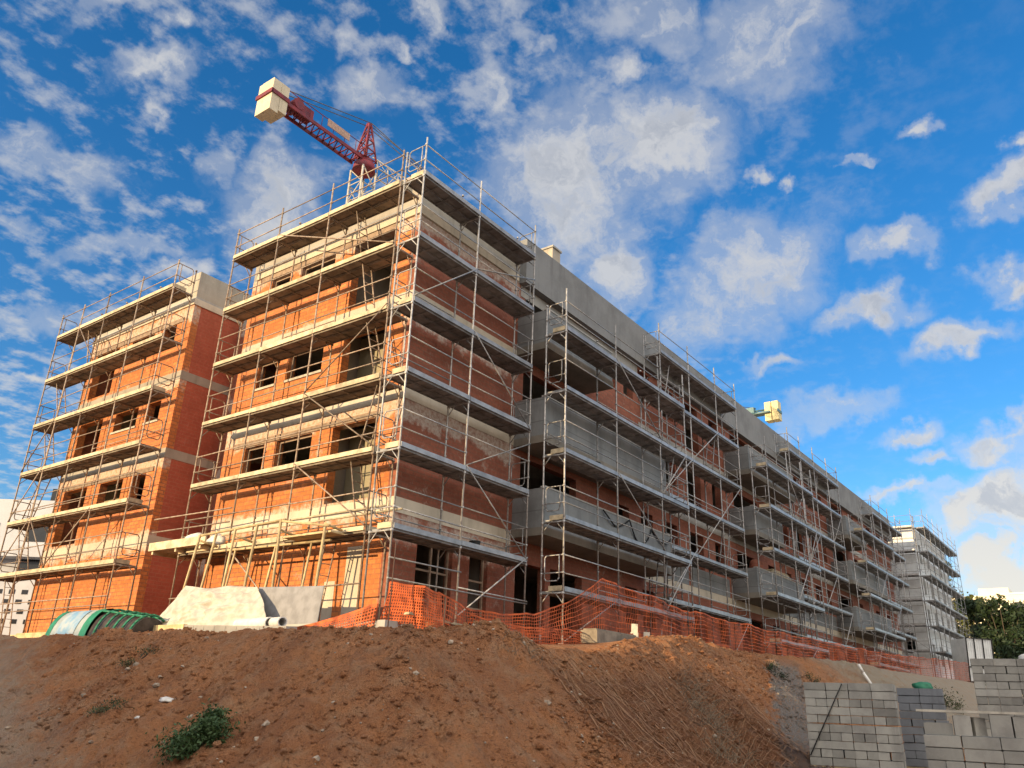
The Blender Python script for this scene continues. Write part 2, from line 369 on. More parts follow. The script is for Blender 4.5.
for h in LH:
    if h[1] < 4: continue
    mb = MB(); mb.box((.955, h[0]-.06, h[2]-.07), (1.2, h[1]+.06, h[2]+.005)); mb.build('window_sill', M['sill'], bd)
    mb = MB(); a, c, z0, z1 = h; d = 1.12
    for q in (((d, a+.002, z0), (d+.05, a+.06, z1-.002)), ((d, c-.06, z0), (d+.05, c-.002, z1-.002)), ((d, a+.06, z1-.06), (d+.05, c-.06, z1-.002))): mb.box(*q)
    mb.build('window_frame', M['shutter'], bd)
for z in (5.27, 8.14, 11.27):
    mb = MB(); mb.box((.965, 1.95, z), (1.0, 8.3, z+.17)); mb.build('lintel', M['shutter'], bd)
for a, c, z0, z1 in RH[:2]:
    mb = MB(); xs = [a+.002, (a+c)/2-.03, c-.062] if c-a > 1 else [a+.002, c-.062]
    for x in xs: mb.box((x, 1.13, z0+.02), (x+.06, 1.19, z1-.01))
    for z in (z0+.95, z0+1.7): mb.box((a+.06, 1.14, z), (c-.06, 1.18, z+.05))
    mb.build('window_frame', M['shutter'], bd)
def balcony(x0, x1, z0, z1, y0=-.2, lab=None, slab=.24):
    mb = MB(); t = .13
    mb.box((x0, y0, z0+slab), (x1, y0+t, z1)); mb.box((x0, y0+t, z0+slab), (x0+t, .998, z1)); mb.box((x1-t, y0+t, z0+slab), (x1, .998, z1))
    o = mb.build('balcony', M['balcony'], bd, lab)
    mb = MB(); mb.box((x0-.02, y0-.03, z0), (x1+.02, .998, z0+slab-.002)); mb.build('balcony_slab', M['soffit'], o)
    mb = MB(); mb.box((x0-.02, y0-.02, z1), (x1+.02, y0+t+.02, z1+.05)); mb.build('coping', M['slab'], o)
balcony(6.0, 10.2, 8.75, 10.12); balcony(6.0, 14.3, 5.6, 7.08); balcony(6.05, 14.55, 2.75, 4.18)
balcony(23.4, 30.0, 8.8, 10.2); balcony(23.5, 27.5, 5.9, 7.25); balcony(23.4, 30.0, 3.0, 4.35)
balcony(39.9, 44.5, 8.6, 10.0); balcony(39.9, 48.6, 5.8, 7.2); balcony(39.9, 48.6, 3.0, 4.4)
for x, y, w, h, mm in ((9.45, 2.0, .55, 1.95, 'parapet_tan'), (16.3, 1.7, 1.0, .9, 'parapet_tan'), (24.6, 2.0, 1.4, .95, 'parapet_tan'), (31.3, 2.0, 1.7, 1.0, 'parapet_tan'), (38.6, 2.0, 1.4, .9, 'parapet_tan')):
    mb = MB(); mb.box((x, y, 11.9), (x+w, y+.8, TOP+h)); o = mb.build('chimney', M[mm], bd)
    mb = MB(); mb.box((x-.05, y-.05, TOP+h), (x+w+.05, y+.85, TOP+h+.08)); mb.build('chimney_cap', M['slab'], o)
for x0, x1, z0, z1, mm in ((14.6, 56.9, 2.62, 2.98, 'band'), (14.7, 18.6, 2.99, 3.85, 'balcony'), (19.0, 23.0, 2.99, 3.8, 'balcony'), (30.2, 39.8, 2.99, 3.8, 'balcony'), (14.4, 57, 8.62, 8.95, 'slab'), (14.4, 57, 5.68, 6.0, 'slab'), (6.1, 14.4, 11.0, 11.4, 'slab')):
    mb = MB(); mb.box((x0, .985, z0), (x1, 1.0, z1)); mb.build('render_band', M[mm], bd)
# plaster stripes and patch on the ground floor
mb = MB(); mb.box((.992, 2.0, -.6), (1.0, 2.55, 1.75)); mb.box((.990, 2.9, -.6), (1.0, 3.3, .9)); mb.build('mortar_strip', M['band'], bd)

# second block
b2 = thing('apartment_building', 'smaller brick block at the left with a tall blank shaded side wall', 'building', (1, 12.4, -.6))
H2 = []
for f, top in ((3., 5.2), (6., 7.95), (9., 11.0)): H2 += [(13.35, 14.2, f+1.2, top), (14.85, 16.45, f+1.2, top), (17.4, 19.15, f+.05, top)]
mb = MB(); wall_grid(mb, 'x', 1.0, .28, 12.4, 19.75, -1.2, 11.6, H2, 0, 1); mb.build('brick_wall', [M['brick'], M['inner']], b2, 'sunlit orange brick front with window openings')
mb = MB(); mb.box((1.28, 12.4, -1.2), (15, 12.65, 11.6)); mb.build('side_wall', M['brick_blank'], b2, 'blank brick side wall in shade-darkened red')
mb = MB(); mb.box((1.28, 19.5, -1.2), (15, 19.75, 11.6)); mb.box((14.75, 12.65, -1.2), (15, 19.5, 11.6)); mb.build('rear_wall', M['brick_shaded'], b2)
for z0, z1 in ((2.6, 2.95), (5.66, 6.0), (8.6, 8.93)):
    mb = MB(); mb.box((.988, 12.388, z0), (1.0, 19.75, z1)); mb.box((1.0, 12.388, z0), (15, 12.4, z1)); mb.build('floor_band', M['parapet_tan'] if z0 > 5 else M['band'], b2)
mb = MB(); mb.box((1.0, 12.4, 11.6), (15, 19.75, 11.95)); mb.build('roof_slab', M['slab'], b2)
mb = MB(); mb.box((.94, 12.36, 11.6), (1.0, 19.75, 11.85)); mb.box((1.0, 12.36, 11.6), (15, 12.4, 11.85)); mb.build('cornice', M['band'], b2)
mb = MB(); mb.box((1, 12.4, 11.95), (1.2, 19.75, TOP)); mb.box((1.2, 12.4, 11.95), (15, 12.6, TOP)); mb.box((1.2, 19.55, 11.95), (15, 19.75, TOP)); mb.build('parapet', M['parapet_tan'], b2)
mb = MB()
for f in (3., 6., 9.): mb.box((1.28, 12.65, f-.28), (14.75, 19.5, f))
mb.box((5, 12.65, -.5), (5.15, 19.5, 11.5)); mb.build('floor_slab', M['inner'], b2)
mb = MB()
for f in (3., 6., 9.): mb.box((2.2, 16.9, f+.01), (2.3, 19.45, f+2.6))
mb.build('loggia_panel', M['olive'], b2)
for h in H2:
    if h[0] > 17: continue
    mb = MB(); mb.box((.955, h[0]-.06, h[2]-.07), (1.2, h[1]+.06, h[2]+.005)); mb.build('window_sill', M['sill'], b2)
for z in (5.22, 7.97, 11.02):
    mb = MB(); mb.box((.965, 12.9, z), (1.0, 19.3, z+.17)); mb.build('lintel', M['shutter'], b2)

# white clad building at the far end of the row
wb = thing('white_building', 'white panel clad building wrapped in scaffold at the far end of the row', 'building', (61.8, 0, 1))
WH = []
for z in (2.4, 5.2, 8.0, 10.6): WH += [(63.4+2.9*i, 64.3+2.9*i, z, z+1.6) for i in range(4)]
mb = MB(); wall_grid(mb, 'y', 0.0, .3, 61.8, 76, -.5, 13.3, WH, 0, 1); mb.build('front_wall', [M['white'], M['inner']], wb)
mb = MB(); wall_grid(mb, 'x', 61.8, .3, .3, 14, -.5, 13.3, [(1.0, 1.8, 3.2, 4.8)], 0, 1); mb.build('side_wall', [M['white'], M['inner']], wb)
mb = MB(); mb.box((62.1, 13.7, -.5), (76, 14, 13.3)); mb.box((75.7, .3, -.5), (76, 13.7, 13.3)); mb.build('rear_wall', M['white'], wb)
mb = MB(); mb.box((61.75, -.05, 13.3), (76.05, 14.05, 13.6)); mb.build('roof', M['white'], wb)
mb = MB(); [mb.box((63, 4, z), (75.5, 13, z+.2)) for z in (2, 5, 7.7, 10.4)]; mb.box((63, 4, .5), (75.5, 4.2, 13)); mb.build('floor_slab', M['inner'], wb)
for i, h in enumerate(WH[::1]):
    mb = MB(); mb.box((h[0]+.01, .12, h[2]+.01), (h[1]-.01, .15, h[3]-.01)); mb.build('window', M['darkglass'], wb)
for z in (1.2, 2.0, 2.7, 3.4, 4.1, 4.8, 5.5, 6.2, 6.9, 7.6, 8.3, 9.0, 9.7, 10.4, 11.1, 11.8, 12.5):
    mb = MB(); mb.box((61.78, .0, z), (61.8, 14, z+.035)); mb.build('panel_joint', M['slab'], wb)

# ------------------------------------------------------------------ scaffolds
def scaffold(label, ax, A, outer, inner, levels, top, lit=False, braces=(), ladders=(), skip=(), base=None, rails=True, end0=True, far=False, skiprail=(), low=()):
    P = (lambda a, o, z: Vector((o, a, z))) if ax == 'y' else (lambda a, o, z: Vector((a, o, z)))
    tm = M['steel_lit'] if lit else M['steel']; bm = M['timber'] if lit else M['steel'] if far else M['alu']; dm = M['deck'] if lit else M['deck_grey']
    rs = random.Random(int(A[0]*100+outer*37+7)); s = 1 if outer < inner else -1
    g0 = lambda a, o: (ground(*P(a, o, 0)[:2]) if base is None else base)
    root = thing('scaffold', label, 'scaffold', tuple(P(A[0], outer, g0(A[0], outer))), 'scaffold towers round the building site')
    n = 6 if not far else 4
    for i, a in enumerate(A):
        for o in (outer, inner):
            z0 = g0(a, o); zt = top if o == outer else max(levels)+(.85 if i in (0, len(A)-1) else -.05)
            mb = MB(); j = [rs.uniform(-.012, .012) for _ in range(4)]
            mb.tube(P(a+j[0], o+j[1], z0), P(a+j[2], o+j[3], zt), .027, n)
            for z in levels:
                mb.tube(P(a, o, z-.24), P(a, o, z-.17), .046, n); mb.tube(P(a, o, z+.33), P(a, o, z+.38), .04, n); mb.tube(P(a, o, z+.83), P(a, o, z+.88), .04, n)
            st = mb.build('standard', tm, root)
            q = MB(); c = P(a, o, z0); q.box((c.x-.09, c.y-.09, z0-.03), (c.x+.09, c.y+.09, z0+.015)); q.tube(c, c+Vector((0, 0, .25)), .038, n); q.build('base_plate', tm, st)
    for k, z in enumerate(levels):
        for i, a in enumerate(A):
            mb = MB(); mb.tube(P(a, outer, z-.2), P(a, inner, z-.2), .024, n)
            mb.tube(P(a, outer, z-.48), P(a, outer+s*.24, z-.21), .015, n); mb.tube(P(a, inner, z-.48), P(a, inner-s*.24, z-.21), .015, n)
            mb.build('transom', tm, root)
        for i in range(len(A)-1):
            if (i, k) in skip: continue
            a, c = A[i]+.03, A[i+1]-.03; jz = rs.uniform(-.012, .012)
            mb = MB(); w = abs(inner-outer); h = (w-.04)/2
            for q in range(2):
                o0 = outer+s*(.0+q*(h+.03)); mb.box(P(a, o0, z-.165+jz), P(c, o0+s*h, z-.12+jz))
                for e in (0, h-.03): mb.box(P(a, o0+s*e, z-.195+jz), P(c, o0+s*(e+.03), z-.166+jz))
            m_ = max(2, int((c-a)/.6))
            for t in range(m_+1):
                x = a+(c-a-.05)*t/m_; mb.box(P(x, outer+s*.035, z-.20+jz), P(x+.05, inner-s*.035, z-.167+jz))
            dk = mb.build('deck', dm, root)
            mb = MB(); mb.box(P(a-.02, outer-s*.055, z-.145+jz), P(c+.02, outer-s*.025, z-.02+rs.uniform(-.012, .012)))
            mb.build('toe_board', bm, dk)
            if not rails or (i, k) in skiprail: continue
            for dz in (.35, .85):
                if rs.random() < .04: continue
                mb = MB(); e = [rs.uniform(-.015, .015) for _ in range(2)]
                mb.tube(P(A[i], outer-s*.0, z+dz+e[0]), P(A[i+1], outer, z+dz+e[1]), .019, n); mb.build('guard_rail', tm, root)
            if rs.random() < .75 and not far:
                dz = rs.choice((.3, .6)); mb = MB(); mb.tube(P(A[i], inner, z+dz), P(A[i+1], inner, z+dz), .018, n); mb.build('guard_rail', tm, root)
        ends = ([0] if end0 else [])+[len(A)-1]
        for i in ends:
            if (min(i, len(A)-2), k) in skip: continue
            a = A[i]; mb = MB(); w = abs(inner-outer)
            L = [P(a, outer+s*.08, z+.85), P(a, outer+s*(w-.16), z+.85), P(a, outer+s*(w-.10), z+.78), P(a, outer+s*(w-.10), z+.22), P(a, outer+s*(w-.17), z+.14), P(a, outer+s*.2, z+.14), P(a, outer+s*.14, z+.22), P(a, outer+s*.14, z+.84)]
            mb.path(L, .017, n); mb.tube(P(a, outer, z+.85), P(a, outer+s*.1, z+.85), .017, n); mb.tube(P(a, outer, z+.36), P(a, inner, z+.36), .017, n); mb.build('end_guard', tm, root)
            if not far and rs.random() < .7:
                mb = MB(); mb.box(P(a-.015, outer+s*.02, z-.14), P(a+.015, outer+s*.66*w, z+.0)); mb.build('end_board', M['timber'], root)
    for z, i, j in low:
        mb = MB(); mb.tube(P(A[i]-.05, outer-s*.04, z), P(A[j]+.05, outer-s*.04, z+rs.uniform(-.06, .06)), .019, n); mb.build('guard_rail', tm, root)
    for (i, z0, j, z1) in braces:
        mb = MB(); mb.tube(P(A[i], outer-s*.05, z0), P(A[j], outer-s*.05, z1), .021, n); mb.build('diagonal_brace', tm, root)
    for (a0, a1, z0, z1, m_) in ladders:
        mb = MB(); om = (outer+inner)/2; a = P(a0, om, z0); c = P(a1, om, z1); off = P(0, .17, 0)-P(0, 0, 0)
        mb.tube(a-off, c-off, .022, n); mb.tube(a+off, c+off, .022, n); q = int((c-a).length/.28)
        for t in range(1, q): x = a+(c-a)*(t/q); mb.tube(x-off, x+off, .013, 4)
        mb.build('ladder', tm, root)
    return root

LV = [2., 4., 6., 8., 10., 12.]
yA = [.90, 3.90, 6.34, 8.70]
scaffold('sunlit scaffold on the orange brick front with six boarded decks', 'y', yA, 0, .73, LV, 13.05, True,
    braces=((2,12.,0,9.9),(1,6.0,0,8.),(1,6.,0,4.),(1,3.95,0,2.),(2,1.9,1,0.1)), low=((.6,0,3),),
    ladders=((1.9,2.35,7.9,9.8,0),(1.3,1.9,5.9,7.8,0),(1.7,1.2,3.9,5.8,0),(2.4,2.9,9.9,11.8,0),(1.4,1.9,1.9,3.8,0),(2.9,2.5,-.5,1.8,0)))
xB = [0., 2.52, 5.45]
scaffold('grey corner scaffold on the shaded red brick wall at the nearest corner', 'x', xB, 0, .73, LV, 13.1, False,
    braces=((0,8.,1,10.),(1,10.0,2,11.),(1,8.,2,5.8),(1,4.,2,5.4),(1,4.,2,1.9),(1,0.1,2,2.)), low=((.68,0,2),(.78,1,2),(1.15,0,1)))
xC = [5.72, 8.85, 12.05, 14.2]
LC = [1.2, 3.2, 5.2, 7.2, 9.2]
scaffold('grey scaffold in front of the nearest stack of grey balconies', 'x', xC, -1.1, -.37, LC, 10.5, False,
    braces=((1,9.2,2,7.2),(1,5.2,2,3.2),(2,5.2,3,7.2),(2,1.2,3,3.2),(0,-.3,1,1.2)), ladders=((12.9,13.6,5.2,7.1,0),(12.3,12.7,1.2,3.1,0),(12.6,12.9,-.2,1.1,0)))
xD = [14.53, 17.3, 20.2, 22.64]
scaffold('tall grey scaffold between the first and second stacks of balconies', 'x', xD, 0, .73, LV, 13.2, False,
    braces=((1,8.,2,10.),(0,6.,1,8.),(0,2.,1,4.2),(1,4.,3,8.),(2,0.1,3,2.)), ladders=((19.8,20.3,7.9,9.8,0),(20.8,21.4,3.9,5.8,0),(15.2,15.8,1.9,3.8,0),(15.2,15.8,9.9,11.8,0)))
xE = [23.2, 26.2, 28.4, 30.1]
scaffold('grey scaffold in front of the second stack of balconies', 'x', xE, -1.1, -.37, LC, 10.5, False,
    braces=((1,9.2,2,7.2),(1,3.2,2,5.2),(2,5.2,3,7.2),(1,-.0,2,1.2)), ladders=((27,27.5,5.2,7.1,0),(27.2,27.7,1.2,3.1,0)))
xF = [30.3, 32.3, 34.75, 37.4, 39.7]
scaffold('tall grey scaffold between the second and third stacks of balconies', 'x', xF, 0, .73, LV, 13.2, False,
    braces=((0,8.,1,10.),(1,6.,2,8.),(2,4.,3,6.),(0,2.,1,4.),(3,2.,4,4.),(3,8.,4,10.)), ladders=((35.3,36,9.9,11.8,0),(33,33.6,5.9,7.8,0),(35.6,36.2,1.9,3.8,0)))
xG = [39.95, 42.6, 45.2, 47.9]
scaffold('grey scaffold in front of the third stack of balconies', 'x', xG, -1.1, -.37, LC, 10.4, False,
    braces=((0,1.2,1,3.2),(1,5.2,2,7.2),(2,3.2,3,5.2)), ladders=((44,44.5,3.2,5.1,0),))
xH = [48.1, 50.5, 53.0, 55.4, 57.2]
scaffold('grey scaffold at the far end of the brick block beside the white building', 'x', xH, 0, .73, LV, 13.2, False,
    braces=((0,2.,1,4.),(1,4.,2,6.),(2,6.,3,8.),(3,8.,4,10.),(0,10.,1,8.)), ladders=((51,51.6,5.9,7.8,0),))
xI = [61.4, 63.6, 65.8, 68.0, 70.2, 72.4, 74.6, 76.6]
scaffold('far grey scaffold wrapped round the white clad building', 'x', xI, -1.0, -.25, [3.4, 5.4, 7.4, 9.4, 11.4, 13.4], 14.8, False,
    braces=((0,3.4,1,5.4),(2,5.4,3,7.4),(4,9.4,5,11.4),(6,3.4,7,5.4),(3,7.4,4,9.4),(5,5.4,6,7.4)), far=True)
# return of the far scaffold along the white end wall
scaffold('far scaffold across the narrow white end wall beside the brick block', 'y', [-.2, 2.4, 4.6], 60.8, 61.5, [3.4, 5.4, 7.4, 9.4, 11.4, 13.4], 14.8, False, braces=((0,3.4,1,5.4),), far=True)
yJ = [12.28, 14.66, 17.13, 19.10, 20.94]
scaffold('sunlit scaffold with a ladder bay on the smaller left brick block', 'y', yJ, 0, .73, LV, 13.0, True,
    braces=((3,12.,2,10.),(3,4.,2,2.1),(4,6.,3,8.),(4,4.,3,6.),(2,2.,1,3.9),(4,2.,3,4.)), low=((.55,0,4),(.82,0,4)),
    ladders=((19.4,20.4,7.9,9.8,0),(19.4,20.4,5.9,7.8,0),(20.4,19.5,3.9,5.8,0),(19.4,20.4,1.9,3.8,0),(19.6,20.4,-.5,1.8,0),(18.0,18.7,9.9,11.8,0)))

# ------------------------------------------------------------------ cranes
def lattice(mb, a, c, up, side, w, h, n, r=.06, tri=True):
    """truss boom from a to c: two bottom chords and one top chord with lacing"""
    a = Vector(a); c = Vector(c); up = Vector(up); side = Vector(side)
    f = lambda t, k: a+(c-a)*t+(side*(-w/2) if k == 0 else side*(w/2) if k == 1 else up*h)
    for k in range(3): mb.tube(f(0, k), f(1, k), r*1.3, 5)
    for i in range(n):
        t0, t1, tm = i/n, (i+1)/n, (i+.5)/n
        for k in (0, 1): mb.tube(f(t0, k), f(tm, 2), r*.7, 4); mb.tube(f(tm, 2), f(t1, k), r*.7, 4)
        mb.tube(f(t0, 0), f(t1, 1), r*.6, 4); mb.tube(f(t0, 0), f(t0, 1), r*.6, 4)
def tower(mb, c, w, z0, z1, step, r=.08):
    x, y = c; Pq = [(x-w/2, y-w/2), (x+w/2, y-w/2), (x+w/2, y+w/2), (x-w/2, y+w/2)]
    for q in Pq: mb.tube((*q, z0), (*q, z1), r*1.4, 5)
    n = int((z1-z0)/step); st = (z1-z0)/n
    for i in range(n):
        for k in range(4):
            a, b = Pq[k], Pq[(k+1) % 4]; za = z0+i*st
            mb.tube((*a, za), (*b, za), r*.7, 4); mb.tube((*(a if i % 2 else b), za), (*(b if i % 2 else a), za+st), r*.7, 4)
K1 = thing('tower_crane', 'red tower crane with a pale counterweight rising behind the brick block', 'crane', (24.8, 32.2, 0))
mb = MB(); tower(mb, (24.8, 32.2), 1.5, 0, 40.2, 1.6, .07); mb.build('mast', M['crane_white'], K1)
mb = MB(); mb.tube((24.8, 32.2, 40.2), (24.8, 32.2, 40.9), 1.0, 16, r2=.9); mb.tube((24.8, 32.2, 40.9), (24.8, 32.2, 41.3), .75, 16); mb.build('slewing_ring', M['red_steel'], K1)
mb = MB()
for sx, sy in ((-.7, -.7), (.7, -.7), (.7, .7), (-.7, .7)): mb.tube((24.8+sx, 32.2+sy, 41.2), (24.8+sx*.16, 32.2+sy*.16, 45.3), .09, 5)
for i in range(4):
    z = 41.3+i*1.0; w = .7*(1-.84*(z-41.2)/4.1); w2 = .7*(1-.84*(z+1-41.2)/4.1); q = [(-1,-1),(1,-1),(1,1),(-1,1)]
    for k in range(4):
        a, b_ = q[k], q[(k+1) % 4]; mb.tube((24.8+a[0]*w, 32.2+a[1]*w, z), (24.8+b_[0]*w2, 32.2+b_[1]*w2, z+1), .06, 4); mb.tube((24.8+a[0]*w, 32.2+a[1]*w, z), (24.8+b_[0]*w, 32.2+b_[1]*w, z), .05, 4)
mb.build('tower_head', M['red_steel'], K1)
mb = MB()
for y in (31.75+.0, 33.05): mb.box((14.5, y, 41.0), (24.2, y+.12, 41.3)); mb.tube((14.6, y+.07, 42.4), (24.0, y+.07, 42.4), .035, 4)
for i in range(16):
    x = 14.6+i*.62; mb.tube((x, 31.85, 41.15), (x+.62, 33.1, 41.15), .06, 4); mb.tube((x, 31.85, 41.2), (x, 33.1, 41.2), .06, 4)
    if i % 2 == 0: mb.tube((x, 31.82, 41.4), (x, 31.82, 42.4), .025, 4); mb.tube((x, 33.12, 41.4), (x, 33.12, 42.4), .025, 4)
mb.box((17.5, 32.0, 41.4), (18.8, 32.9, 42.3)); mb.tube((17.2, 31.8, 41.9), (17.2, 33.1, 41.9), .5, 10)
mb.build('counter_jib', M['red_steel'], K1)
mb = MB(); mb.box((20.0, 31.6, 41.6), (22.4, 31.66, 42.3)); mb.build('sign_board', simple('faded sign board', (.42,.28,.22), .7), K1)
for x0, x1, z0 in ((14.5, 15.25, 39.2), (15.28, 16.0, 39.5)):
    mb = MB(); mb.box((x0, 31.6, z0+.3), (x1, 33.4, 42.4)); mb.box((x0+.1, 31.8, 42.4), (x1-.1, 33.2, 42.6)); mb.build('counterweight', M['cw'], K1)
mb = MB(); mb.box((14.44, 31.5, 41.0), (16.1, 31.6, 41.35)); mb.box((14.38, 31.5, 41.0), (14.5, 33.5, 41.35)); mb.build('counterweight_frame', M['red_steel'], K1)
mb = MB(); lattice(mb, (25.6, 32.15, 40.9), (62, 30, 41.3), (0, 0, 1), (0, 1, 0), 1.2, 1.3, 30, .05); mb.build('jib', M['crane_white'], K1)
mb = MB()
for y in (31.9, 32.5): mb.tube((24.8, y, 45.2), (15.2, y+.2, 42.3), .04, 4); mb.tube((24.8, y, 45.2), (44, 31.1, 42.4), .04, 4)
mb.tube((24.8, 32.2, 45.2), (58, 30.3, 42.4), .035, 4)
mb.build('tie_cable', M['cable'], K1)
K2 = thing('tower_crane', 'far crane showing a yellow counterweight and dark counter jib above the long parapet', 'crane', (89, 40, 0))
mb = MB(); tower(mb, (89, 40), 1.6, 0, 36.5, 2., .08); mb.build('mast', M['crane_green'], K2)
mb = MB(); lattice(mb, (91.9, 21, 36.9), (89, 40, 36.9), (0, 0, 1), (1, 0, 0), 1.1, .5, 14, .09); mb.box((91.0, 21, 36.75), (92.3, 25, 36.95)); mb.build('counter_jib', M['crane_green'], K2)
mb = MB(); mb.box((91.2, 23.2, 37.0), (92.0, 24.4, 37.9)); mb.build('winch', M['crane_green'], K2)
for y in (19.9, 20.9):
    mb = MB(); mb.box((91.5, y, 35.7), (92.8, y+.87, 38.4)); mb.build('counterweight', M['cw_yellow'], K2)
mb = MB(); mb.box((91.05, 19.8, 36.7), (92.75, 19.9, 37.1)); mb.build('counterweight_frame', M['crane_green'], K2)
mb = MB(); mb.tube((89, 40, 36.5), (89, 40, 42.5), .5, 6, r2=.1); mb.build('tower_head', M['crane_green'], K2)
mb = MB(); mb.tube((89, 40, 42.3), (91.6, 23, 37.8), .05, 4); mb.build('tie_cable', M['cable'], K2)

# ------------------------------------------------------------------ orange safety net
def net(name, label, pts, cell, w, wav, group=None, zoff=0):
    """pts: (x, y, z_bottom, z_top) stations; woven strip of thin ribbons hung along them"""
    mb = MB(); P = []; rs = random.Random(9)
    for a, c in zip(pts[:-1], pts[1:]):
        L = math.hypot(c[0]-a[0], c[1]-a[1]); n = max(1, int(L/cell))
        for i in range(n): t = i/n; P.append([a[k]+(c[k]-a[k])*t for k in range(4)])
    P.append(list(pts[-1]))
    rows = max(5, int(1.0/cell)); G = []
    for i, (x, y, zb, zt) in enumerate(P):
        sag = .07*abs(math.sin(i*cell*.9))+.03*noise.noise(Vector((x, y, 1)))
        c_ = []
        for j in range(rows+1):
            t = j/rows; q = noise.noise(Vector((x*1.3, y*1.3, t*1.6+zoff)))*wav
            c_.append(Vector((x+q*.4, y+q, zb-.22+(zt-sag-zb+.22)*t+.03*noise.noise(Vector((x*3, t*3, y))))))
        G.append(c_)
    for i in range(len(G)):
        for j in range(rows+1):
            p = G[i][j]
            if j < rows: q = G[i][j+1]; h = Vector((w/2, 0, 0)) if i+1 >= len(G) else (G[i+1][j]-p).normalized()*(w/2); mb.face([p-h, p+h, q+h, q-h])
            if i < len(G)-1: q = G[i+1][j]; ww = w*(.8 if 0 < j < rows else 1.7); h = Vector((0, 0, ww/2)); mb.face([p-h, q-h, q+h, p+h])
    return mb.build(name, M['orange_net'], None, label, 'net', group, origin=(pts[0][0], pts[0][1], pts[0][2]))
G_ = lambda x, y: ground(x, y)
st = [(-1.0, 2.7, -.72, -.5), (-1.05, 1.6, -.75, -.42), (-1.0, .4, -.72, -.22), (-.95, -.7, -.7, -.02)]
net('safety_net', 'slack orange mesh sagging on the ground left of the building corner', st, .075, .03, .10)
st = [(-.75, -.75, -.62, .42), (-.3, -1.45, -.62, .40), (.25, -1.5, -.6, .33)]
net('safety_net', 'bunched orange mesh with a folded double layer at the building corner', st, .05, .028, .22)
st = [(.2, -1.45, -.58, .30), (1.2, -1.35, -.56, .17), (2.75, -1.35, -.5, .16), (4.0, -1.35, -.45, .25), (5.5, -1.35, -.3, .75), (7.5, -1.32, -.2, 1.62), (10.7, -1.32, -.1, 1.5), (13, -1.32, 0, 1.36), (16.5, -1.5, .1, 1.3), (20.5, -1.7, .15, 1.3), (26, -1.9, .2, 1.35), (32, -2.2, .25, 1.4), (38, -2.4, .4, 1.5), (47, -2.4, .6, 1.9), (55, -2.6, .75, 2.2), (64, -2.6, .9, 2.5)]
net('safety_net', 'long orange mesh fence along the foot of the shaded scaffolds', st, .09, .024, .16)
st = [(.9, -1.75, -.75, -.1), (2.5, -2.0, -.72, -.15), (4.2, -2.05, -.68, -.12), (6.4, -2.1, -.5, -.02), (9.0, -2.2, -.3, .15), (11, -2.2, -.22, .25)]
net('safety_net', 'second lower strip of faded orange mesh in front of the long fence', st, .085, .02, .16, zoff=4)
for i, (x, y, zt, lab) in enumerate(((-.98, -1.12, 1.25, 'tall thin rusty rebar stake at the building corner'), (.05, -1.75, .12, 'short rebar stake right of the corner by the brick pallets'), (13.1, -1.4, 1.45, 'rebar stake holding the orange net below the first balconies'), (20.6, -1.78, 1.4, 'rebar stake holding the orange net below the tall grey scaffold'))):
    mb = MB(); mb.tube((x, y, G_(x, y)-.2), (x+.03, y, zt), .014, 5); mb.build('rebar_stake', M['rust'], None, lab, 'stake', 'rebar stakes of the net', origin=(x, y, G_(x, y)))

# dark erosion net pegged over the bank right of the heap
mb = MB()
def onbank(x, y, k=.035): return Vector((x, y, ground(x, y)+k))
def strand(p, q, w, n=26):
    P = [onbank(p[0]+(q[0]-p[0])*i/n, p[1]+(q[1]-p[1])*i/n) for i in range(n+1)]
    for a, c in zip(P[:-1], P[1:]):
        d = (c-a).normalized(); h = d.cross(Vector((0, 0, 1))).normalized()*w/2; mb.face([a-h, a+h, c+h, c-h])
for i in range(56):
    x = -.35+i*.14; strand((x, -3.9+.012*i+.15*noise.noise(Vector((x, 0, 0)))), (x-.75, -7.9), .013 if i % 5 else .026)
for i in range(30):
    y = -4.1-i*.13; strand((-.4-.025*i, y), (7.3-.025*i, y+.3), .010)
mb.build('erosion_net', M['brown_net'], None, 'dark brown netting draped over the steep bank right of the earth heap', 'net', origin=(1, -3.2, -.6))

# ------------------------------------------------------------------ things along the foot of the lit front
def cloth(name, m, pts, lab, cat, nu, nv, amp, fr, thick=.012):
    """draped sheet: rows of control points from top to bottom, bilinearly filled and crumpled"""
    mb = MB(); A = [[Vector(p) for p in row] for row in pts]; H = len(A)-1; W = len(A[0])-1; gv = []
    for j in range(nv+1):
        v = j/nv*H; j0 = min(int(v), H-1); fv = v-j0
        for i in range(nu+1):
            u = i/nu*W; i0 = min(int(u), W-1); fu = u-i0
            p = (A[j0][i0]*(1-fu)+A[j0][i0+1]*fu)*(1-fv)+(A[j0+1][i0]*(1-fu)+A[j0+1][i0+1]*fu)*fv
            q = noise.ridged_multi_fractal(Vector((p.y*fr*.4+p.z*.5, p.z*fr*1.6-p.y*.25, 2)), 1, 2, 2, 1, 2)*amp+noise.fractal(Vector((p.y*fr*1.5, p.z*fr*2., p.x)), 1, 2, 2)*amp*.35
            q *= .25+.75*min(1, 3*i/nu, 3*(1-i/nu))*min(1, 3.5*j/nv+.1); gv.append(p+Vector((-q, 0, .25*q)))
    for p in gv: mb.v.append(tuple(p))
    for j in range(nv):
        for i in range(nu):
            k = j*(nu+1)+i; mb.f.append((k, k+nu+1, k+nu+2, k+1)); mb.m.append(0); mb.sm.append(True)
    o = mb.build(name, m, None, lab, cat, origin=tuple(A[-1][0]))
    s = o.modifiers.new('thick', 'SOLIDIFY'); s.thickness = thick
    return o
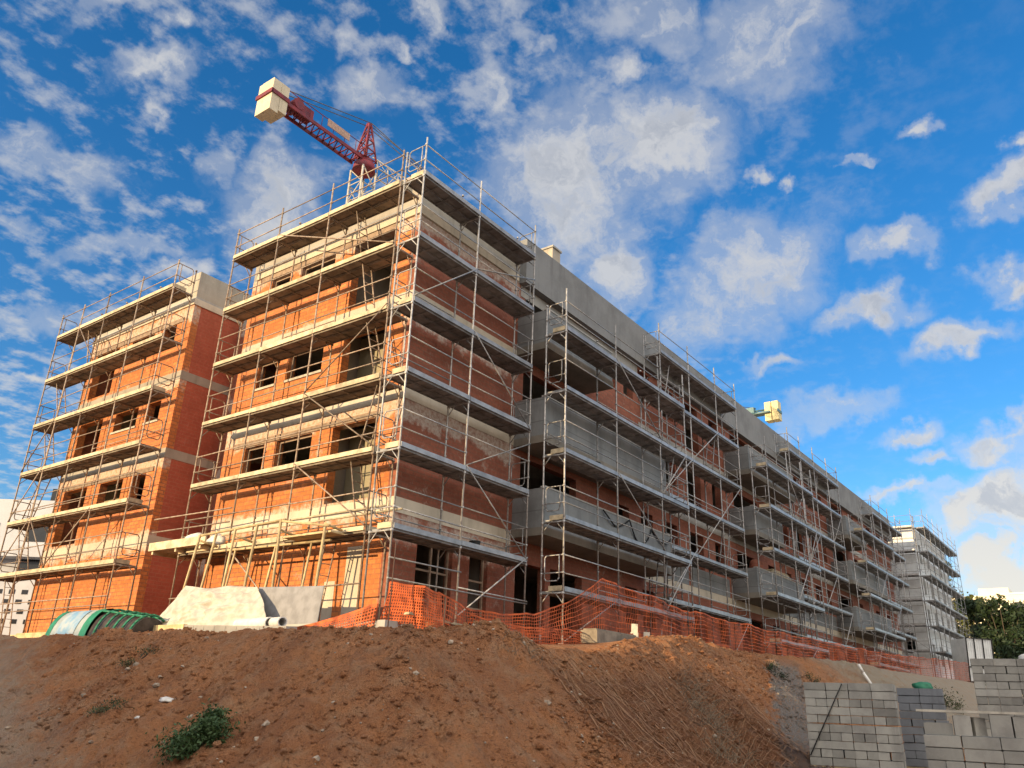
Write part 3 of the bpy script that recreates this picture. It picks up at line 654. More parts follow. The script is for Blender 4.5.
M['tarp'] = simple('cream tarpaulin', (.46,.43,.37), .75, 0, .12, 5, rv=0, bump=.3); M['tarp_grey'] = simple('grey tarpaulin', (.25,.25,.26), .7, 0, .12, 4, rv=0, bump=.25)
cloth('tarpaulin', M['tarp'], [[(-.95,6.5,.70),(-.9,5.5,.58),(-.92,4.5,.60),(-.9,3.5,.52)], [(-1.1,6.8,.25),(-1.2,5.4,.10),(-1.12,4.1,.14),(-1.1,2.9,.10)], [(-1.4,7.3,-.6),(-1.55,5.4,-.6),(-1.5,3.9,-.6),(-1.35,2.2,-.6)]], 'crumpled cream tarpaulin hung along the foot of the sunlit scaffold', 'tarpaulin', 150, 64, .15, 1.9)
cloth('tarpaulin', M['tarp_grey'], [[(-.8,3.6,.55),(-.8,2.4,.50),(-.8,1.2,.46)], [(-.84,3.6,.0),(-.85,2.4,.0),(-.85,1.2,.02)], [(-.9,3.6,-.6),(-.9,2.4,-.6),(-.9,1.2,-.58)]], 'smooth grey sheet hung right of the cream tarpaulin', 'tarpaulin', 60, 26, .02, .8)
for i, (y, z, x, L, lab) in enumerate(((1.75, -.42, -1.5, 1.5, 'fat white plastic pipe lying at the foot of the grey sheet'), (1.2, -.42, -1.6, .8, 'shorter white plastic pipe in front of the grey sheet'))):
    mb = MB(); n = 20; r0, r1 = .13-.02*i, .105-.02*i
    a = Vector((x, y+L, z)); c = Vector((x-.25, y, z-.02)); mb.tube(a, c, r0, n, cap=False)
    d = (c-a).normalized(); u = d.orthogonal().normalized(); w = d.cross(u); ring = lambda P, r: [P+u*r*math.cos(2*math.pi*k/n)+w*r*math.sin(2*math.pi*k/n) for k in range(n)]
    for P in (a, c):
        A1, A2 = ring(P, r0), ring(P, r1)
        for k in range(n): mb.face([A1[k], A1[(k+1) % n], A2[(k+1) % n], A2[k]])
    mb.tube(c, a, r1, n, cap=False); mb.build('plastic_pipe', M['pvc'], None, lab, 'pipe', origin=tuple(c))
mb = MB(); Mx = Matrix.Translation((-1.75, 2.9, -.68)) @ Matrix.Rotation(.03, 4, 'X'); mb.box((-.15, -1.9, 0), (.15, 1.9, .2), M=Mx)
for k in range(9): mb.box((-.158, -1.85+k*.42, .02), (-.15, -1.5+k*.42, .18), M=Mx)
mb.build('concrete_beam', M['slab'], None, 'long grey precast concrete beam lying before the tarpaulin', 'beam', origin=(-1.75, 2.9, -.68))
for x, y0, y1, z, lab in ((-1.55, 5.2, 7.9, -.52, 'yellow timber plank left of the grey beam'), (-1.3, 5.6, 8.6, -.40, 'longer yellow timber plank on the ground behind the first'), (-1.1, 12.6, 15.5, -.52, 'yellow timber formwork board on the ground by the left block')):
    mb = MB(); mb.box((x-.12, y0, z), (x+.12, y1, z+.11)); mb.box((x-.12, y0, z+.112), (x+.02, y1-.4, z+.15)); mb.build('timber_plank', M['timber2'], None, lab, 'plank', 'timber planks on the ground', origin=(x, y0, z))
# timber trestle of raking props
tr = thing('timber_trestle', 'trestle of yellow timber props and beams standing behind the cream tarpaulin', 'trestle', (-.6, 1.6, -.5))
for yt, yb, zt in ((6.82, 7.35, 2.16), (6.06, 6.5, 2.12), (5.23, 5.42, 2.18), (4.3, 4.5, 2.2), (3.36, 3.25, 2.26), (1.64, 1.72, 1.9)):
    mb = MB(); mb.tube((-.62, yt, zt), (-.66, yb, -.5), .036, 4); mb.build('post', M['timber2'], tr)
for yt, yb, zt in ((5.6, 5.95, 1.75), (3.9, 4.25, 1.7), (2.5, 2.75, 1.65)):
    mb = MB(); mb.tube((-.25, yt, zt), (-.3, yb, -.5), .03, 4); mb.build('post', M['timber2'], tr)
for y0, y1, x, z0, z1 in ((6.9, 3.2, -.60, 2.14, 2.24), (3.4, 1.5, -.60, 2.22, 1.92), (6.8, 1.8, -.25, 1.74, 1.66)):
    mb = MB(); mb.tube((x, y0, z0), (x, y1, z1), .036, 4); mb.build('beam', M['timber2'], tr)
for y in (6.8, 5.2, 3.4, 1.7):
    mb = MB(); mb.tube((-.6, y, 2.0), (-.1, y-.1, 1.9), .035, 4); mb.build('crosspiece', M['timber2'], tr)
mb = MB(); mb.box((-.55, 1.5, 1.78), (-.12, 3.3, 1.82)); mb.build('board', M['timber2'], tr)
# projecting boarded ledge with a sack
lg = thing('timber_ledge', 'boarded ledge jutting out left of the sunlit scaffold with a white sack on it', 'ledge', (-.2, 7.0, 1.95))
mb = MB(); mb.box((-.35, 6.9, 1.98), (.9, 9.75, 2.03)); mb.build('board', M['timber'], lg)
mb = MB(); mb.box((-.40, 6.9, 1.96), (-.352, 9.75, 2.2)); mb.build('edge_board', M['timber'], lg)
for y in (7.2, 8.4, 9.6):
    mb = MB(); mb.box((-.34, y-.04, 1.86), (.9, y+.04, 1.978)); mb.build('joist', M['timber'], lg)
for z in (2.55, 2.95):
    mb = MB(); mb.tube((-.3, 9.9, z), (-.05, 6.4, z+.05), .02, 6); mb.build('rail', M['steel_lit'], lg)
mb = MB(); mb.tube((.1, 6.9, 2.28), (.1, -.2, 2.3), .03, 4); mb.tube((.1, 6.9, 2.42), (.1, .4, 2.44), .03, 4); mb.build('rail', M['timber'], lg)
def lump(name, m, c, s, lab, cat, seed, sub=3, amp=.28):
    import bmesh
    bm = bmesh.new(); bmesh.ops.create_icosphere(bm, subdivisions=sub, radius=1)
    for v in bm.verts:
        q = 1+amp*noise.fractal(v.co*1.3+Vector((seed, 0, 0)), 1, 2, 4); v.co = Vector((v.co.x*s[0]*q, v.co.y*s[1]*q, max(v.co.z, -.55)*s[2]*q))
    for f in bm.faces: f.smooth = True
    me = bpy.data.meshes.new(name); bm.to_mesh(me); bm.free(); me.materials.append(m); o = bpy.data.objects.new(name, me); col.objects.link(o); o.location = c
    return tag(o, lab, cat)
lump('sack', M['plaster_bag'], (.1, 8.1, 2.2), (.24, .42, .26), 'white sack slumped on the boarded ledge', 'sack', 3)
lump('sack', M['plaster_bag'], (.25, 7.35, 2.17), (.2, .34, .22), 'smaller white sack beside the first on the boarded ledge', 'sack', 8)
# plastic tunnel cover with green hoops
tc = thing('tunnel_cover', 'half round plastic tunnel cover with green hoops lying on the earth bank', 'cover', (-2.3, 9, -.7))
y0, y1, rr, zc, xc = 10.7, 6.5, .62, -.92, -1.75
arc = lambda r, y, n=16, a0=0., a1=math.pi: [Vector((xc-r*math.cos(a0+(a1-a0)*i/n), y, zc+1.02/.62*r*math.sin(a0+(a1-a0)*i/n)*(1-.22*max(0, (8.5-y))/2.0))) for i in range(n+1)]
def shell(r, ya, yb, n=16, a0=0., a1=math.pi):
    mb = MB(); A, B = arc(r, ya, n, a0, a1), arc(r, yb, n, a0, a1)
    for i in range(n): mb.face([A[i], B[i], B[i+1], A[i+1]], 0, True)
    return mb
M['film'] = simple('milky plastic film', (.33,.37,.36), .4, 0, .1, 3, rv=0, bump=.3); M['print'] = simple('blue print', (.16,.29,.42), .5, 0, .35, 4, (.33,.38,.40), rv=0)
shell(rr, y0, 8.6).build('film', M['film'], tc); shell(rr+.012, 10.2, 9.2, 8, .25, 1.25).build('printed_label', M['print'], tc)
mb = MB(); mb.face(arc(rr, y0)); mb.build('end_panel', M['green'], tc)
for ya, yb in ((10.75, 10.5), (8.9, 8.55)): shell(rr+.008, ya, yb).build('hoop', M['green'], tc)
M['film_dark'] = simple('torn dark film', (.07,.055,.05), .5, 0, .3, 4, rv=0)
mb = shell(rr-.05, 8.55, 6.52); mb.face(arc(rr-.05, 6.52)); mb.build('film', M['film_dark'], tc, 'dark torn film between the hoops')
for k, y in enumerate((8.15, 7.7, 7.3, 6.9, 6.5)):
    mb = MB(); mb.path(arc(rr, y), .03, 6); mb.build('hoop', M['green'], tc)
mb = MB(); mb.path([arc(rr, y)[10] for y in (8.6, 8.15, 7.7, 7.3, 6.9, 6.5)], .035, 6); mb.build('ridge', M['green'], tc); mb = MB(); mb.path([arc(rr, y)[6] for y in (8.6, 8.15, 7.7, 7.3, 6.9, 6.5)], .03, 6); mb.build('ridge', M['green'], tc)

# building materials left on the balconies and decks
mb = MB(); rq = random.Random(2)
lump('rubble_sack', M['brick_shaded'], (24.5, .2, 4.45), (.45, .35, .45), 'heap of red brick rubble standing on the lowest balcony of the second stack', 'rubble', 4)
mb = MB(); P_ = [Vector((9.4+5.2*i/24, -.26-.03*math.sin(i), 4.16-.75*math.sin(math.pi*((i % 8)/8))*(.5+.4*(i//8 == 1)))) for i in range(25)]; mb.path(P_, .028, 6); mb.build('hose', M['black'], None, 'black hose hung in loops over the lowest nearest balcony', 'hose', origin=tuple(P_[0]))
for x, y, z, lab in ((8.1, -.75, 5.08, 'black bucket on the deck before the middle nearest balcony'), (18.4, .35, 5.88, 'black bucket on the tall grey scaffold between balcony stacks'), (3.6, .4, 1.88, 'black bucket on the lowest deck of the corner scaffold')):
    b_ = thing('bucket', lab, 'bucket', (x, y, z)); mb = MB(); mb.tube((x, y, z), (x, y, z+.3), .12, 14, r2=.16, cap=False); mb.tube((x, y, z+.02), (x, y, z+.03), .12, 14); mb.build('body', M['black'], b_); mb = MB(); mb.path([(x+.16*math.cos(t*.35), y, z+.29+.14*math.sin(t*.35)) for t in range(10)], .008, 4); mb.build('handle', M['steel'], b_)
for x0, x1, z, lab in ((26.2, 29.2, 4.55, 'stack of pale boards leaning on the lowest balcony of the second stack'), (31.0, 33.4, 3.92, 'pale boards left on the tall scaffold right of the second balconies')):
    mb = MB()
    for k in range(4): mb.box((x0+.1*k, .12, z+k*.055), (x1-.15*k, .55, z+.05+k*.055))
    mb.build('board_stack', M['timber'], None, lab, 'boards', origin=(x0, .3, z))

# pallets of bricks at the corner
M['clay'] = simple('new pale bricks', (.62,.42,.24), .9, 0, .15, 8, rv=.14)
def brick_pallet(x, y, L, W, n, rot, lab, group):
    pal = thing('pallet', 'timber pallet under '+lab, 'pallet', (x, y, 0)); z = ground(x, y)-.02
    Mx = Matrix.Translation((x, y, z)) @ Matrix.Rotation(rot, 4, 'Z')
    mb = MB()
    for k in range(5): mb.box((-.02, k*(W-.08)/4, .08), (L+.02, k*(W-.08)/4+.08, .11), M=Mx)
    mb.build('top_board', M['timber'], pal)
    for k in range(3):
        mb = MB(); mb.box((k*(L-.08)/2, 0, 0), (k*(L-.08)/2+.08, W, .078), M=Mx); mb.build('bearer', M['timber'], pal)
    first = None
    for j in range(n):
        for i in range(int(L/.26)):
            mb = MB(); mb.box((0, 0, 0), (.25, .12*2, .11)); 
            if first is None: first = mb.build('brick', M['clay'], None, 'pale clay brick in the '+lab, 'brick', group); o = first
            else: o = first.copy(); col.objects.link(o)
            o.matrix_world = Mx @ Matrix.Translation((i*.262, .01, .112+j*.115)) @ Matrix.Rotation(random.uniform(-.03, .03), 4, 'Z')
brick_pallet(.35, -1.22, 1.35, .6, 3, .1, 'lit stack of clay bricks nearest the corner behind the net', 'bricks stacked at the corner')
brick_pallet(2.1, -1.0, .85, .6, 3, -.5, 'lit stack of clay bricks right of the first stack', 'bricks stacked right of the corner')
mb = MB(); Mx = Matrix.Translation((-.5, -1.15, -.22)) @ Matrix.Rotation(.06, 4, 'Y') @ Matrix.Rotation(-.05, 4, 'Z'); mb.box((0, -.12, 0), (2.3, .12, .05), M=Mx); mb.build('scaffold_board', M['timber'], None, 'weathered scaffold board laid over the brick stack at the corner', 'board', origin=(-.5, -1.15, -.22))
mb = MB(); mb.box((-.9, -.95, -.75), (3.2, -.72, -.36)); mb.box((-.9, -.72, -.75), (-.68, 2.6, -.38)); mb.build('concrete_kerb', M['slab'], None, 'low grey concrete kerb round the foot of the building corner', 'kerb', origin=(-.9, -.95, -.6))
# lit offcuts behind the net
for x, y, w, h, lab in ((7.7, -2.35, .30, .52, 'cream foam block standing on the crest of the bank before the net'), (8.25, -2.45, .2, .3, 'small cream foam offcut beside the larger foam block'), (10.6, -2.6, .36, .32, 'white plastic crate lid on the crest of the bank further right')):
    z = ground(x, y); mb = MB(); mb.box((0, 0, -.05), (w, .22, h*.55)); mb.box((w*.1, .02, h*.552), (w*.8, .2, h)); o = mb.build('foam_block', M['sill'], None, lab, 'block'); o.location = (x, y, z); o.rotation_euler = (.04, .05, .5)
mb = MB(); z = ground(6.2, -2.3); mb.box((5.2, -2.5, z-.06), (7.5, -2.0, z+.26)); mb.box((5.25, -2.45, z+.262), (7.4, -2.05, z+.3)); mb.build('timber_pile', M['deck'], None, 'low pile of grey weathered boards behind the cream foam block', 'boards', origin=(6.2, -2.3, z))

# ------------------------------------------------------------------ pallets of concrete blocks, lower right
def stack(org, dirx, nx, rows, ny, bl, m, lab, plab, group, tilt=0., drop=(), top_extra=True, seed=1):
    """rows alternate stretchers and headers; org = lower left front corner, dirx = direction of the front face"""
    rs = random.Random(seed); d = Vector((dirx[0], dirx[1], 0)).normalized(); back = Vector((-d.y, d.x, 0))
    L, W, H = bl; Mx = Matrix(((d.x, back.x, 0, org[0]), (d.y, back.y, 0, org[1]), (0, 0, 1, org[2]), (0, 0, 0, 1)))
    pal = thing('pallet', plab, 'pallet', org); wd = nx*L; dp = ny*W
    for k in range(3):
        mb = MB(); mb.box((k*(wd-.1)/2, 0, 0), (k*(wd-.1)/2+.1, dp, .09), M=Mx); mb.build('bearer', M['timber2'], pal)
    mb = MB()
    for k in range(5): mb.box((-.03, k*(dp-.1)/4, .092), (wd+.03, k*(dp-.1)/4+.1, .117), M=Mx)
    mb.build('top_board', M['timber2'], pal)
    mes = {}
    def one(kind, x, y, z):
        if kind not in mes:
            mb = MB(); a, c = ((L, W) if kind == 's' else (W, L)); e = .005; t = .008
            # block with a shallow chamfer at its long edges
            x0, x1, y0, y1 = e, a-e, e, c-e
            mb.box((x0, y0, t), (x1, y1, H-t)); mb.box((x0+t, y0+t, .002), (x1-t, y1-t, t)); mb.box((x0+t, y0+t, H-t), (x1-t, y1-t, H-.002))
            mes[kind] = mb.build('concrete_block', m, None, lab, 'block', group); o = mes[kind]
        else: o = mes[kind].copy(); col.objects.link(o)
        o.matrix_world = Mx @ Matrix.Translation((x+rs.uniform(-.006, .006), y+rs.uniform(-.014, .010), z)) @ Matrix.Rotation(rs.uniform(-.012, .012), 4, 'Z') @ Matrix.Rotation(rs.uniform(-.006, .006), 4, 'Y')
    z = .12
    for r_ in range(rows):
        if tilt and r_ == rows//2: z += .014
        if r_ % 2 == 0 or r_ == rows-1:
            for j in range(ny):
                for i in range(nx):
                    if j == 0 or i in (0, nx-1) or r_ == rows-1:
                        if (r_, i) in drop and j == 0: continue
                        one('s', i*L, j*W, z)
        else:
            kx = int(nx*L/W+.01); ky = int(ny*W/L+.01); gap = rs.choice((0, 0, .015))
            for j in range(ky):
                for i in range(kx):
                    if j == 0 or i in (0, kx-1):
                        if (r_, i) in drop: continue
                        one('h', i*W+gap*(i % 2), j*L, z)
        z += H+.003
    return Mx
Mx1 = stack((4.16, -7.98, -2.95), (.16, -.99), 4, 10, 4, (.42, .21, .15), M['block'], 'pale grey concrete block in the neat strapped stack nearest the bank', 'pallet under the neat strapped block stack nearest the bank', 'blocks of the strapped stack', .03, seed=3)
mb = MB(); a = Mx1 @ Vector((.02, -.025, .3)); c = Mx1 @ Vector((.74, -.025, 1.64)); mb.tube(a, c, .013, 4); mb.build('strap', M['black'], None, 'black strap hanging diagonally across the neat block stack', 'strap', origin=tuple(a))
stack((6.28, -9.27, -2.95), (.10, -.99), 2, 10, 2, (.44, .22, .15), M['block_shaded'], 'shade-toned bluish concrete block in the narrow stack right of the strapped stack', 'pallet under the narrow dark block stack', 'blocks of the dark narrow stack', drop={(0,1),(1,2),(1,3),(2,1)}, seed=4)
Mx2 = stack((-.97, -11.13, -3.45), (.17, -.98), 3, 8, 4, (.44, .22, .15), M['block'], 'grey concrete block in the half used stack at the lower right edge', 'pallet under the half used block stack at the lower right', 'blocks of the half used stack', seed=7)
rs = random.Random(4)
for i, (x, y, z, w, h, a) in enumerate(((0.02, .05, 1.345, .34, .14, 0), (.38, .02, 1.345, .2, .24, .04), (.62, .08, 1.345, .15, .22, .5), (.8, .03, 1.345, .24, .27, 0), (1.06, .03, 1.345, .16, .25, .1))):
    mb = MB(); mb.box((0, 0, 0), (w, .2, h)); mb.box((.03, .03, h), (w-.03, .17, h+.006)); o = mb.build('concrete_block', M['block'], None, ('flat block lying at the left end of the top course of the half used stack', 'upright block second from left on top of the half used stack', 'twisted block in the middle of the top of the half used stack', 'largest upright block on top of the half used stack', 'upright block at the right end on top of the half used stack')[i], 'block')
    o.matrix_world = Mx2 @ Matrix.Translation((x, y, z)) @ Matrix.Rotation(a, 4, 'Z')
mb = MB(); mb.box((-.05, .02, 1.62), (1.36, .3, 1.65), M=Mx2); mb.build('plank', M['sill'], None, 'pale plank laid across the top of the half used block stack', 'plank')
stack((7.66, -10.58, -3.12), (.14, -.99), 5, 15, 4, (.44, .22, .155), M['block'], 'weathered pale block in the tall stack at the right edge', 'pallet under the tall block stack at the right edge', 'blocks of the tall right stack', .02, seed=9)
lump('rubble_sack', M['plaster_bag'], (8.1, -11.7, -.62), (.16, .24, .13), 'white crumpled sack on top of the tall right block stack', 'sack', 5)
lump('rubble_sack', M['plaster_bag'], (8.15, -12.3, -.62), (.13, .18, .10), 'second white crumpled sack further right on the tall block stack', 'sack', 15)
lump('plastic_sheet', M['green'], (6.6, -9.75, -1.27), (.12, .2, .12), 'dark green plastic bundle lying on top of the narrow dark block stack', 'bundle', 2)
mb = MB(); mb.path([(21.2, -5.2, ground(21.2,-5.2)-.05), (21.1, -4.9, ground(21.1,-4.9)+.25), (21.0, -4.8, ground(21.0,-4.8)+.5)], .06, 8); mb.build('bent_pipe', M['pvc'], None, 'bent white pipe end sticking out of the bank above the strapped stack', 'pipe')

# ------------------------------------------------------------------ plants and litter
def leafmat(name, c, c2, tr=.25):
    m, nt, b = mat(name, .6); g = N(nt); n = g.noise(g.pos(), 2.2, 4, .6); n2 = g.noise(g.pos(), 30, 2)
    k = g.mix(g.mr(n, .35, .68), c, c2); k = g.mix(g.mr(n2, .5, .7, 0, .4), k, tuple(x*1.6 for x in c)); g.link(k, b.inputs['Base Color'])
    b.inputs['Subsurface Weight'].default_value = 0; return m
M['leaf_shaded'] = leafmat('shade-darkened leaves', (.013,.027,.010), (.024,.040,.013)); M['leaf_lit'] = leafmat('olive leaves', (.075,.085,.022), (.11,.11,.03))  # shade of nearby buildings is put into the darker leaf colour
M['leaf_weed'] = leafmat('weed leaves', (.045,.055,.022), (.07,.075,.03)); M['bark'] = simple('bark', (.10,.075,.055), .95, 0, .2, 10)
M['twig'] = simple('dry twigs', (.22,.17,.12), .95, 0, .2, 10)
def leaf(mb, p, s, rs, d=None):
    d = Vector((rs.gauss(0, 1), rs.gauss(0, 1), rs.gauss(0, 1)+.2)).normalized() if d is None else d; u = d.orthogonal().normalized(); a = rs.random()*6.28
    u = Matrix.Rotation(a, 3, d) @ u; w = d.cross(u); p = Vector(p)
    mb.face([p-u*s, p-u*s*.2+w*s*.45, p+u*s, p-u*s*.1-w*s*.45])
def bush(name, lab, c, rad, n, s, m, seed):
    rs = random.Random(seed); root = thing(name, lab, 'plant', (c[0], c[1], ground(*c))); mb = MB(); stem = MB(); z = ground(*c)
    cl = [(Vector((c[0]+rs.uniform(-1, 1)*rad[0]*.75, c[1]+rs.uniform(-1, 1)*rad[1]*.75, 0)), rs.uniform(.35, .7)) for _ in range(9)]
    for q, k in cl:
        q.z = ground(q.x, q.y)+rad[2]*rs.uniform(.25, .75); stem.tube((c[0], c[1], z-.05), q, .008, 4)
        for _ in range(n//9):
            v = Vector((rs.gauss(0, .5), rs.gauss(0, .5), rs.gauss(0, .5))); v = Vector((v.x*rad[0]*k, v.y*rad[1]*k, v.z*rad[2]*k)); leaf(mb, q+v, s*rs.uniform(.6, 1.3), rs)
    mb.build('foliage', m, root); stem.build('stem', M['bark'], root)
bush('shrub', 'dense dark green shrub growing on the earth slope at lower left', (-6.25, -3.0), (.44, .40, .34), 4600, .03, leafmat('shrub leaves', (.030,.062,.020), (.05,.085,.028)), 2)
bush('weed', 'faint olive weed patch on the slope left of the dark shrub', (-5.7, .4), (.35, .3, .12), 500, .02, M['leaf_weed'], 3)
bush('weed', 'small weed tuft near the top of the slope below the tunnel cover', (-4.25, 2.6), (.45, .3, .13), 500, .022, M['leaf_weed'], 4)
bush('weed', 'green weed tuft on the bank above the grey gravel run', (12.3, -4.6), (.35, .3, .22), 600, .025, M['leaf_shaded'], 5)
bush('weed', 'weed tuft on the bank just right above the grey gravel run', (14.8, -4.9), (.25, .25, .2), 400, .022, M['leaf_weed'], 6)
bush('weed', 'weed clump on the pale limestone bank behind the block stacks', (30.5, -6.1), (.9, .7, .6), 700, .05, M['leaf_weed'], 7)
bush('weed', 'bright weed sprig beside the pipes at the foot of the grey sheet', (-1.8, 1.35), (.2, .2, .12), 300, .02, M['leaf_lit'], 8)
def dry(lab, x0, x1, y0, y1, n, seed, h):
    rs = random.Random(seed); root = thing('dry_brush', lab, 'plant', ((x0+x1)/2, (y0+y1)/2, ground((x0+x1)/2, (y0+y1)/2))); mb = MB()
    for _ in range(n):
        t = rs.random(); x = x0+(x1-x0)*t+rs.gauss(0, .25); y = y0+(y1-y0)*t+rs.gauss(0, .25); p = Vector((x, y, ground(x, y)-.01)); d = Vector((rs.gauss(0, .6), rs.gauss(-.3, .6), rs.uniform(.3, 1))).normalized()
        L = h*rs.uniform(.3, 1); q = p
        for k in range(3):
            d = (d+Vector((rs.gauss(0, .3), rs.gauss(0, .3), rs.gauss(-.1, .2)))).normalized(); w = q+d*L/3; mb.tube(q, w, .005*(1-k*.25), 3, cap=False); q = w
    mb.build('twigs', M['twig'], root, kind='stuff')
dry('tangle of dry grey twigs on the bank at the right edge of the brown netting', 5.3, 2.4, -4.9, -7.1, 420, 3, .55)
dry('dry twigs on the crest of the earth heap', -1.2, -.2, -4.4, -4.2, 60, 6, .3)
def litter(c, s, lab, seed): lump('plastic_scrap', M['plaster_bag'], (c[0], c[1], ground(*c)+.03), s, lab, 'litter', seed, 3, .5)
litter((-5.27, -.39), (.10, .16, .05), 'white plastic scrap lying on the slope left of the crack', 4)
litter((-5.68, -.33), (.05, .07, .03), 'tiny white scrap on the slope below the larger scrap', 6)
litter((1.63, -5.32), (.05, .06, .04), 'white pebble like scrap on the brown netting', 9)

# trees on the right
def tree(lab, x, y, z, H, rad, n, s, seed, m, low=.12):
    rs = random.Random(seed); root = thing('tree', lab, 'tree', (x, y, z), 'trees at the right edge'); tk = MB(); mb = MB()
    top = Vector((x+rs.uniform(-.4, .4), y, z+H*.55)); tk.tube((x, y, z-.3), top, H*.022+.08, 8, r2=.08)
    cl = []
    for i in range(26):
        a = rs.random()*6.28; h = rs.uniform(low, 1); rr = rad*math.sqrt(max(.05, 1-(abs(h-.45)/.62)**2))*rs.uniform(.45, .95)
        q = Vector((x+rr*math.cos(a), y+rr*math.sin(a), z+H*h*.94)); cl.append((q, rad*rs.uniform(.28, .48)))
        if i % 2 == 0: tk.tube(Vector((x, y, z))+(top-Vector((x, y, z)))*rs.uniform(.35, .95), q, .09, 5, r2=.03)
    for q, k in cl:
        for _ in range(n//26):
            v = Vector((rs.gauss(0, 1), rs.gauss(0, 1), rs.gauss(0, .75))); v = v.normalized()*k*rs.random()**.4; leaf(mb, q+v, s*rs.uniform(.6, 1.4), rs)
    mb.build('crown', m, root); tk.build('trunk', M['bark'], root)

BLOBS = [(0.687, 0.443, 0.576, 7.342, -11.305, -0.061, 4.727, 3.113, -8.041, 1.0), (0.715, 0.344, 0.609, 2.192, -12.81, 4.66, 11.21, -2.381, -11.817, 1.0), (0.756, 0.426, 0.497, 12.211, -20.967, -0.606, 8.225, 5.283, -17.044, 1.0), (0.633, 0.299, 0.715, 8.141, -14.158, -1.293, 15.74, 10.733, -18.423, 0.8), (0.704, 0.203, 0.681, 4.715, -10.255, -1.819, 8.532, 5.794, -10.547, 0.75), (0.83, 0.273, 0.485, 2.075, -10.249, 2.224, 7.205, -1.083, -11.714, 0.95), (0.834, 0.331, 0.441, 5.426, -12.353, -0.995, 6.902, 4.345, -16.308, 0.85), (0.471, 0.71, 0.524, 12.926, -10.961, 3.219, 7.298, 4.779, -13.032, 1.0), (0.544, 0.689, 0.48, 13.547, -12.548, 2.665, 8.839, 5.683, -18.168, 0.8), (0.973, 0.084, 0.213, -0.496, -10.463, 6.381, 6.341, -14.491, -23.271, 1.25), (0.984, 0.101, 0.144, 0.812, -15.222, 5.155, 5.413, -9.916, -30.135, 1.15), (0.98, 0.086, 0.178, 1.909, -19.149, -1.27, 8.241, 3.961, -47.34, 0.9), (0.957, 0.071, 0.28, 2.074, -24.915, -0.785, 14.606, 2.812, -50.669, 1.1), (0.953, 0.144, 0.267, 4.747, -34.834, 1.821, 22.643, -1.1, -80.059, 1.0), (0.941, 0.16, 0.297, 2.694, -23.289, 3.992, 23.907, -9.37, -70.795, 0.9), (0.856, 0.021, 0.516, -2.824, -24.699, 5.668, 24.445, -11.99, -40.071, 1.2), (0.866, 0.125, 0.484, 8.068, -26.175, -7.683, 19.731, 17.786, -39.873, 1.1), (0.806, 0.098, 0.584, 8.278, -45.835, -3.767, 48.0, 14.309, -68.626, 1.1), (0.776, 0.243, 0.583, 18.309, -59.796, 0.563, 48.961, 14.321, -71.157, 1.05), (0.794, 0.211, 0.57, 21.125, -64.384, -5.543, 57.737, 26.721, -90.322, 1.0), (0.809, 0.16, 0.566, 14.088, -62.886, -2.326, 82.219, 23.002, -123.903, 0.8), (0.893, 0.164, 0.418, 2.71, -15.694, 0.384, 21.826, 2.603, -47.652, 1.1), (0.918, 0.086, 0.387, -0.521, -18.614, 5.361, 23.015, -15.367, -51.124, 1.1), (0.894, 0.038, 0.446, -0.911, -33.781, 4.688, 23.697, -7.154, -46.944, 1.1), (0.572, 0.48, 0.665, 24.929, -32.671, 2.156, 17.075, 11.511, -22.99, 1.0), (0.309, 0.732, 0.607, 14.989, -12.489, 7.417, 34.439, 18.011, -39.271, 1.0), (0.309, 0.689, 0.656, 32.075, -25.962, 12.123, 34.89, 23.767, -41.415, 0.8), (0.278, 0.814, 0.51, 15.255, -4.128, -1.722, 1.914, 22.512, -37.004, 0.8), (0.339, 0.744, 0.575, 51.145, -37.229, 18.017, 48.761, 32.639, -70.971, 0.8), (0.323, 0.898, 0.299, 26.48, -11.73, 6.674, 37.986, 23.007, -110.279, 1.0), (0.318, 0.872, 0.373, 13.606, -6.684, 4.032, 20.02, 12.632, -46.622, 0.6), (0.368, 0.813, 0.452, 9.046, -6.612, 4.526, 31.25, 11.366, -45.858, 0.6), (0.493, 0.493, 0.717, 25.742, -31.274, 3.801, 44.547, 30.405, -51.52, 0.9), (0.485, 0.543, 0.686, 48.495, -54.799, 9.089, 56.692, 38.476, -70.512, 0.8), (0.487, 0.58, 0.653, 15.802, -13.575, 0.279, 17.24, 19.449, -30.109, 0.8), (0.421, 0.789, 0.448, 19.905, -22.593, 21.069, 45.829, 0.064, -43.229, 1.1), (0.918, 0.228, 0.325, 2.067, -13.456, 3.612, 20.165, -10.238, -49.675, 0.65), (0.882, 0.293, 0.37, 7.328, -23.842, 1.435, 31.417, 4.915, -78.77, 0.9), (0.959, 0.171, 0.228, 2.712, -14.926, -0.239, 20.208, 5.089, -88.616, 0.9), (0.91, 0.286, 0.299, 4.35, -20.119, 5.984, 22.076, -11.85, -55.886, 0.6), (0.425, 0.593, 0.684, 38.937, -39.471, 9.983, 29.257, 19.898, -35.436, 0.7), (0.59, 0.423, 0.688, 35.721, -51.163, 0.837, 41.457, 28.079, -52.854, 0.7), (0.649, 0.352, 0.674, 25.01, -41.583, -2.341, 34.989, 23.636, -46.027, 0.9), (0.835, 0.005, 0.55, -1.898, -70.074, 3.563, 53.974, -5.627, -81.923, 1.05), (0.398, 0.729, 0.556, 38.029, -29.594, 11.598, 20.392, 13.533, -32.334, 0.6), (0.267, 0.85, 0.455, 27.169, -13.896, 10.002, 31.756, 20.764, -57.41, 0.7), (0.246, 0.729, 0.639, 10.69, -10.0, 7.304, 58.566, 25.166, -51.257, 0.6), (0.546, 0.421, 0.724, 20.938, -28.922, 1.035, 38.167, 26.058, -43.966, 0.7)]
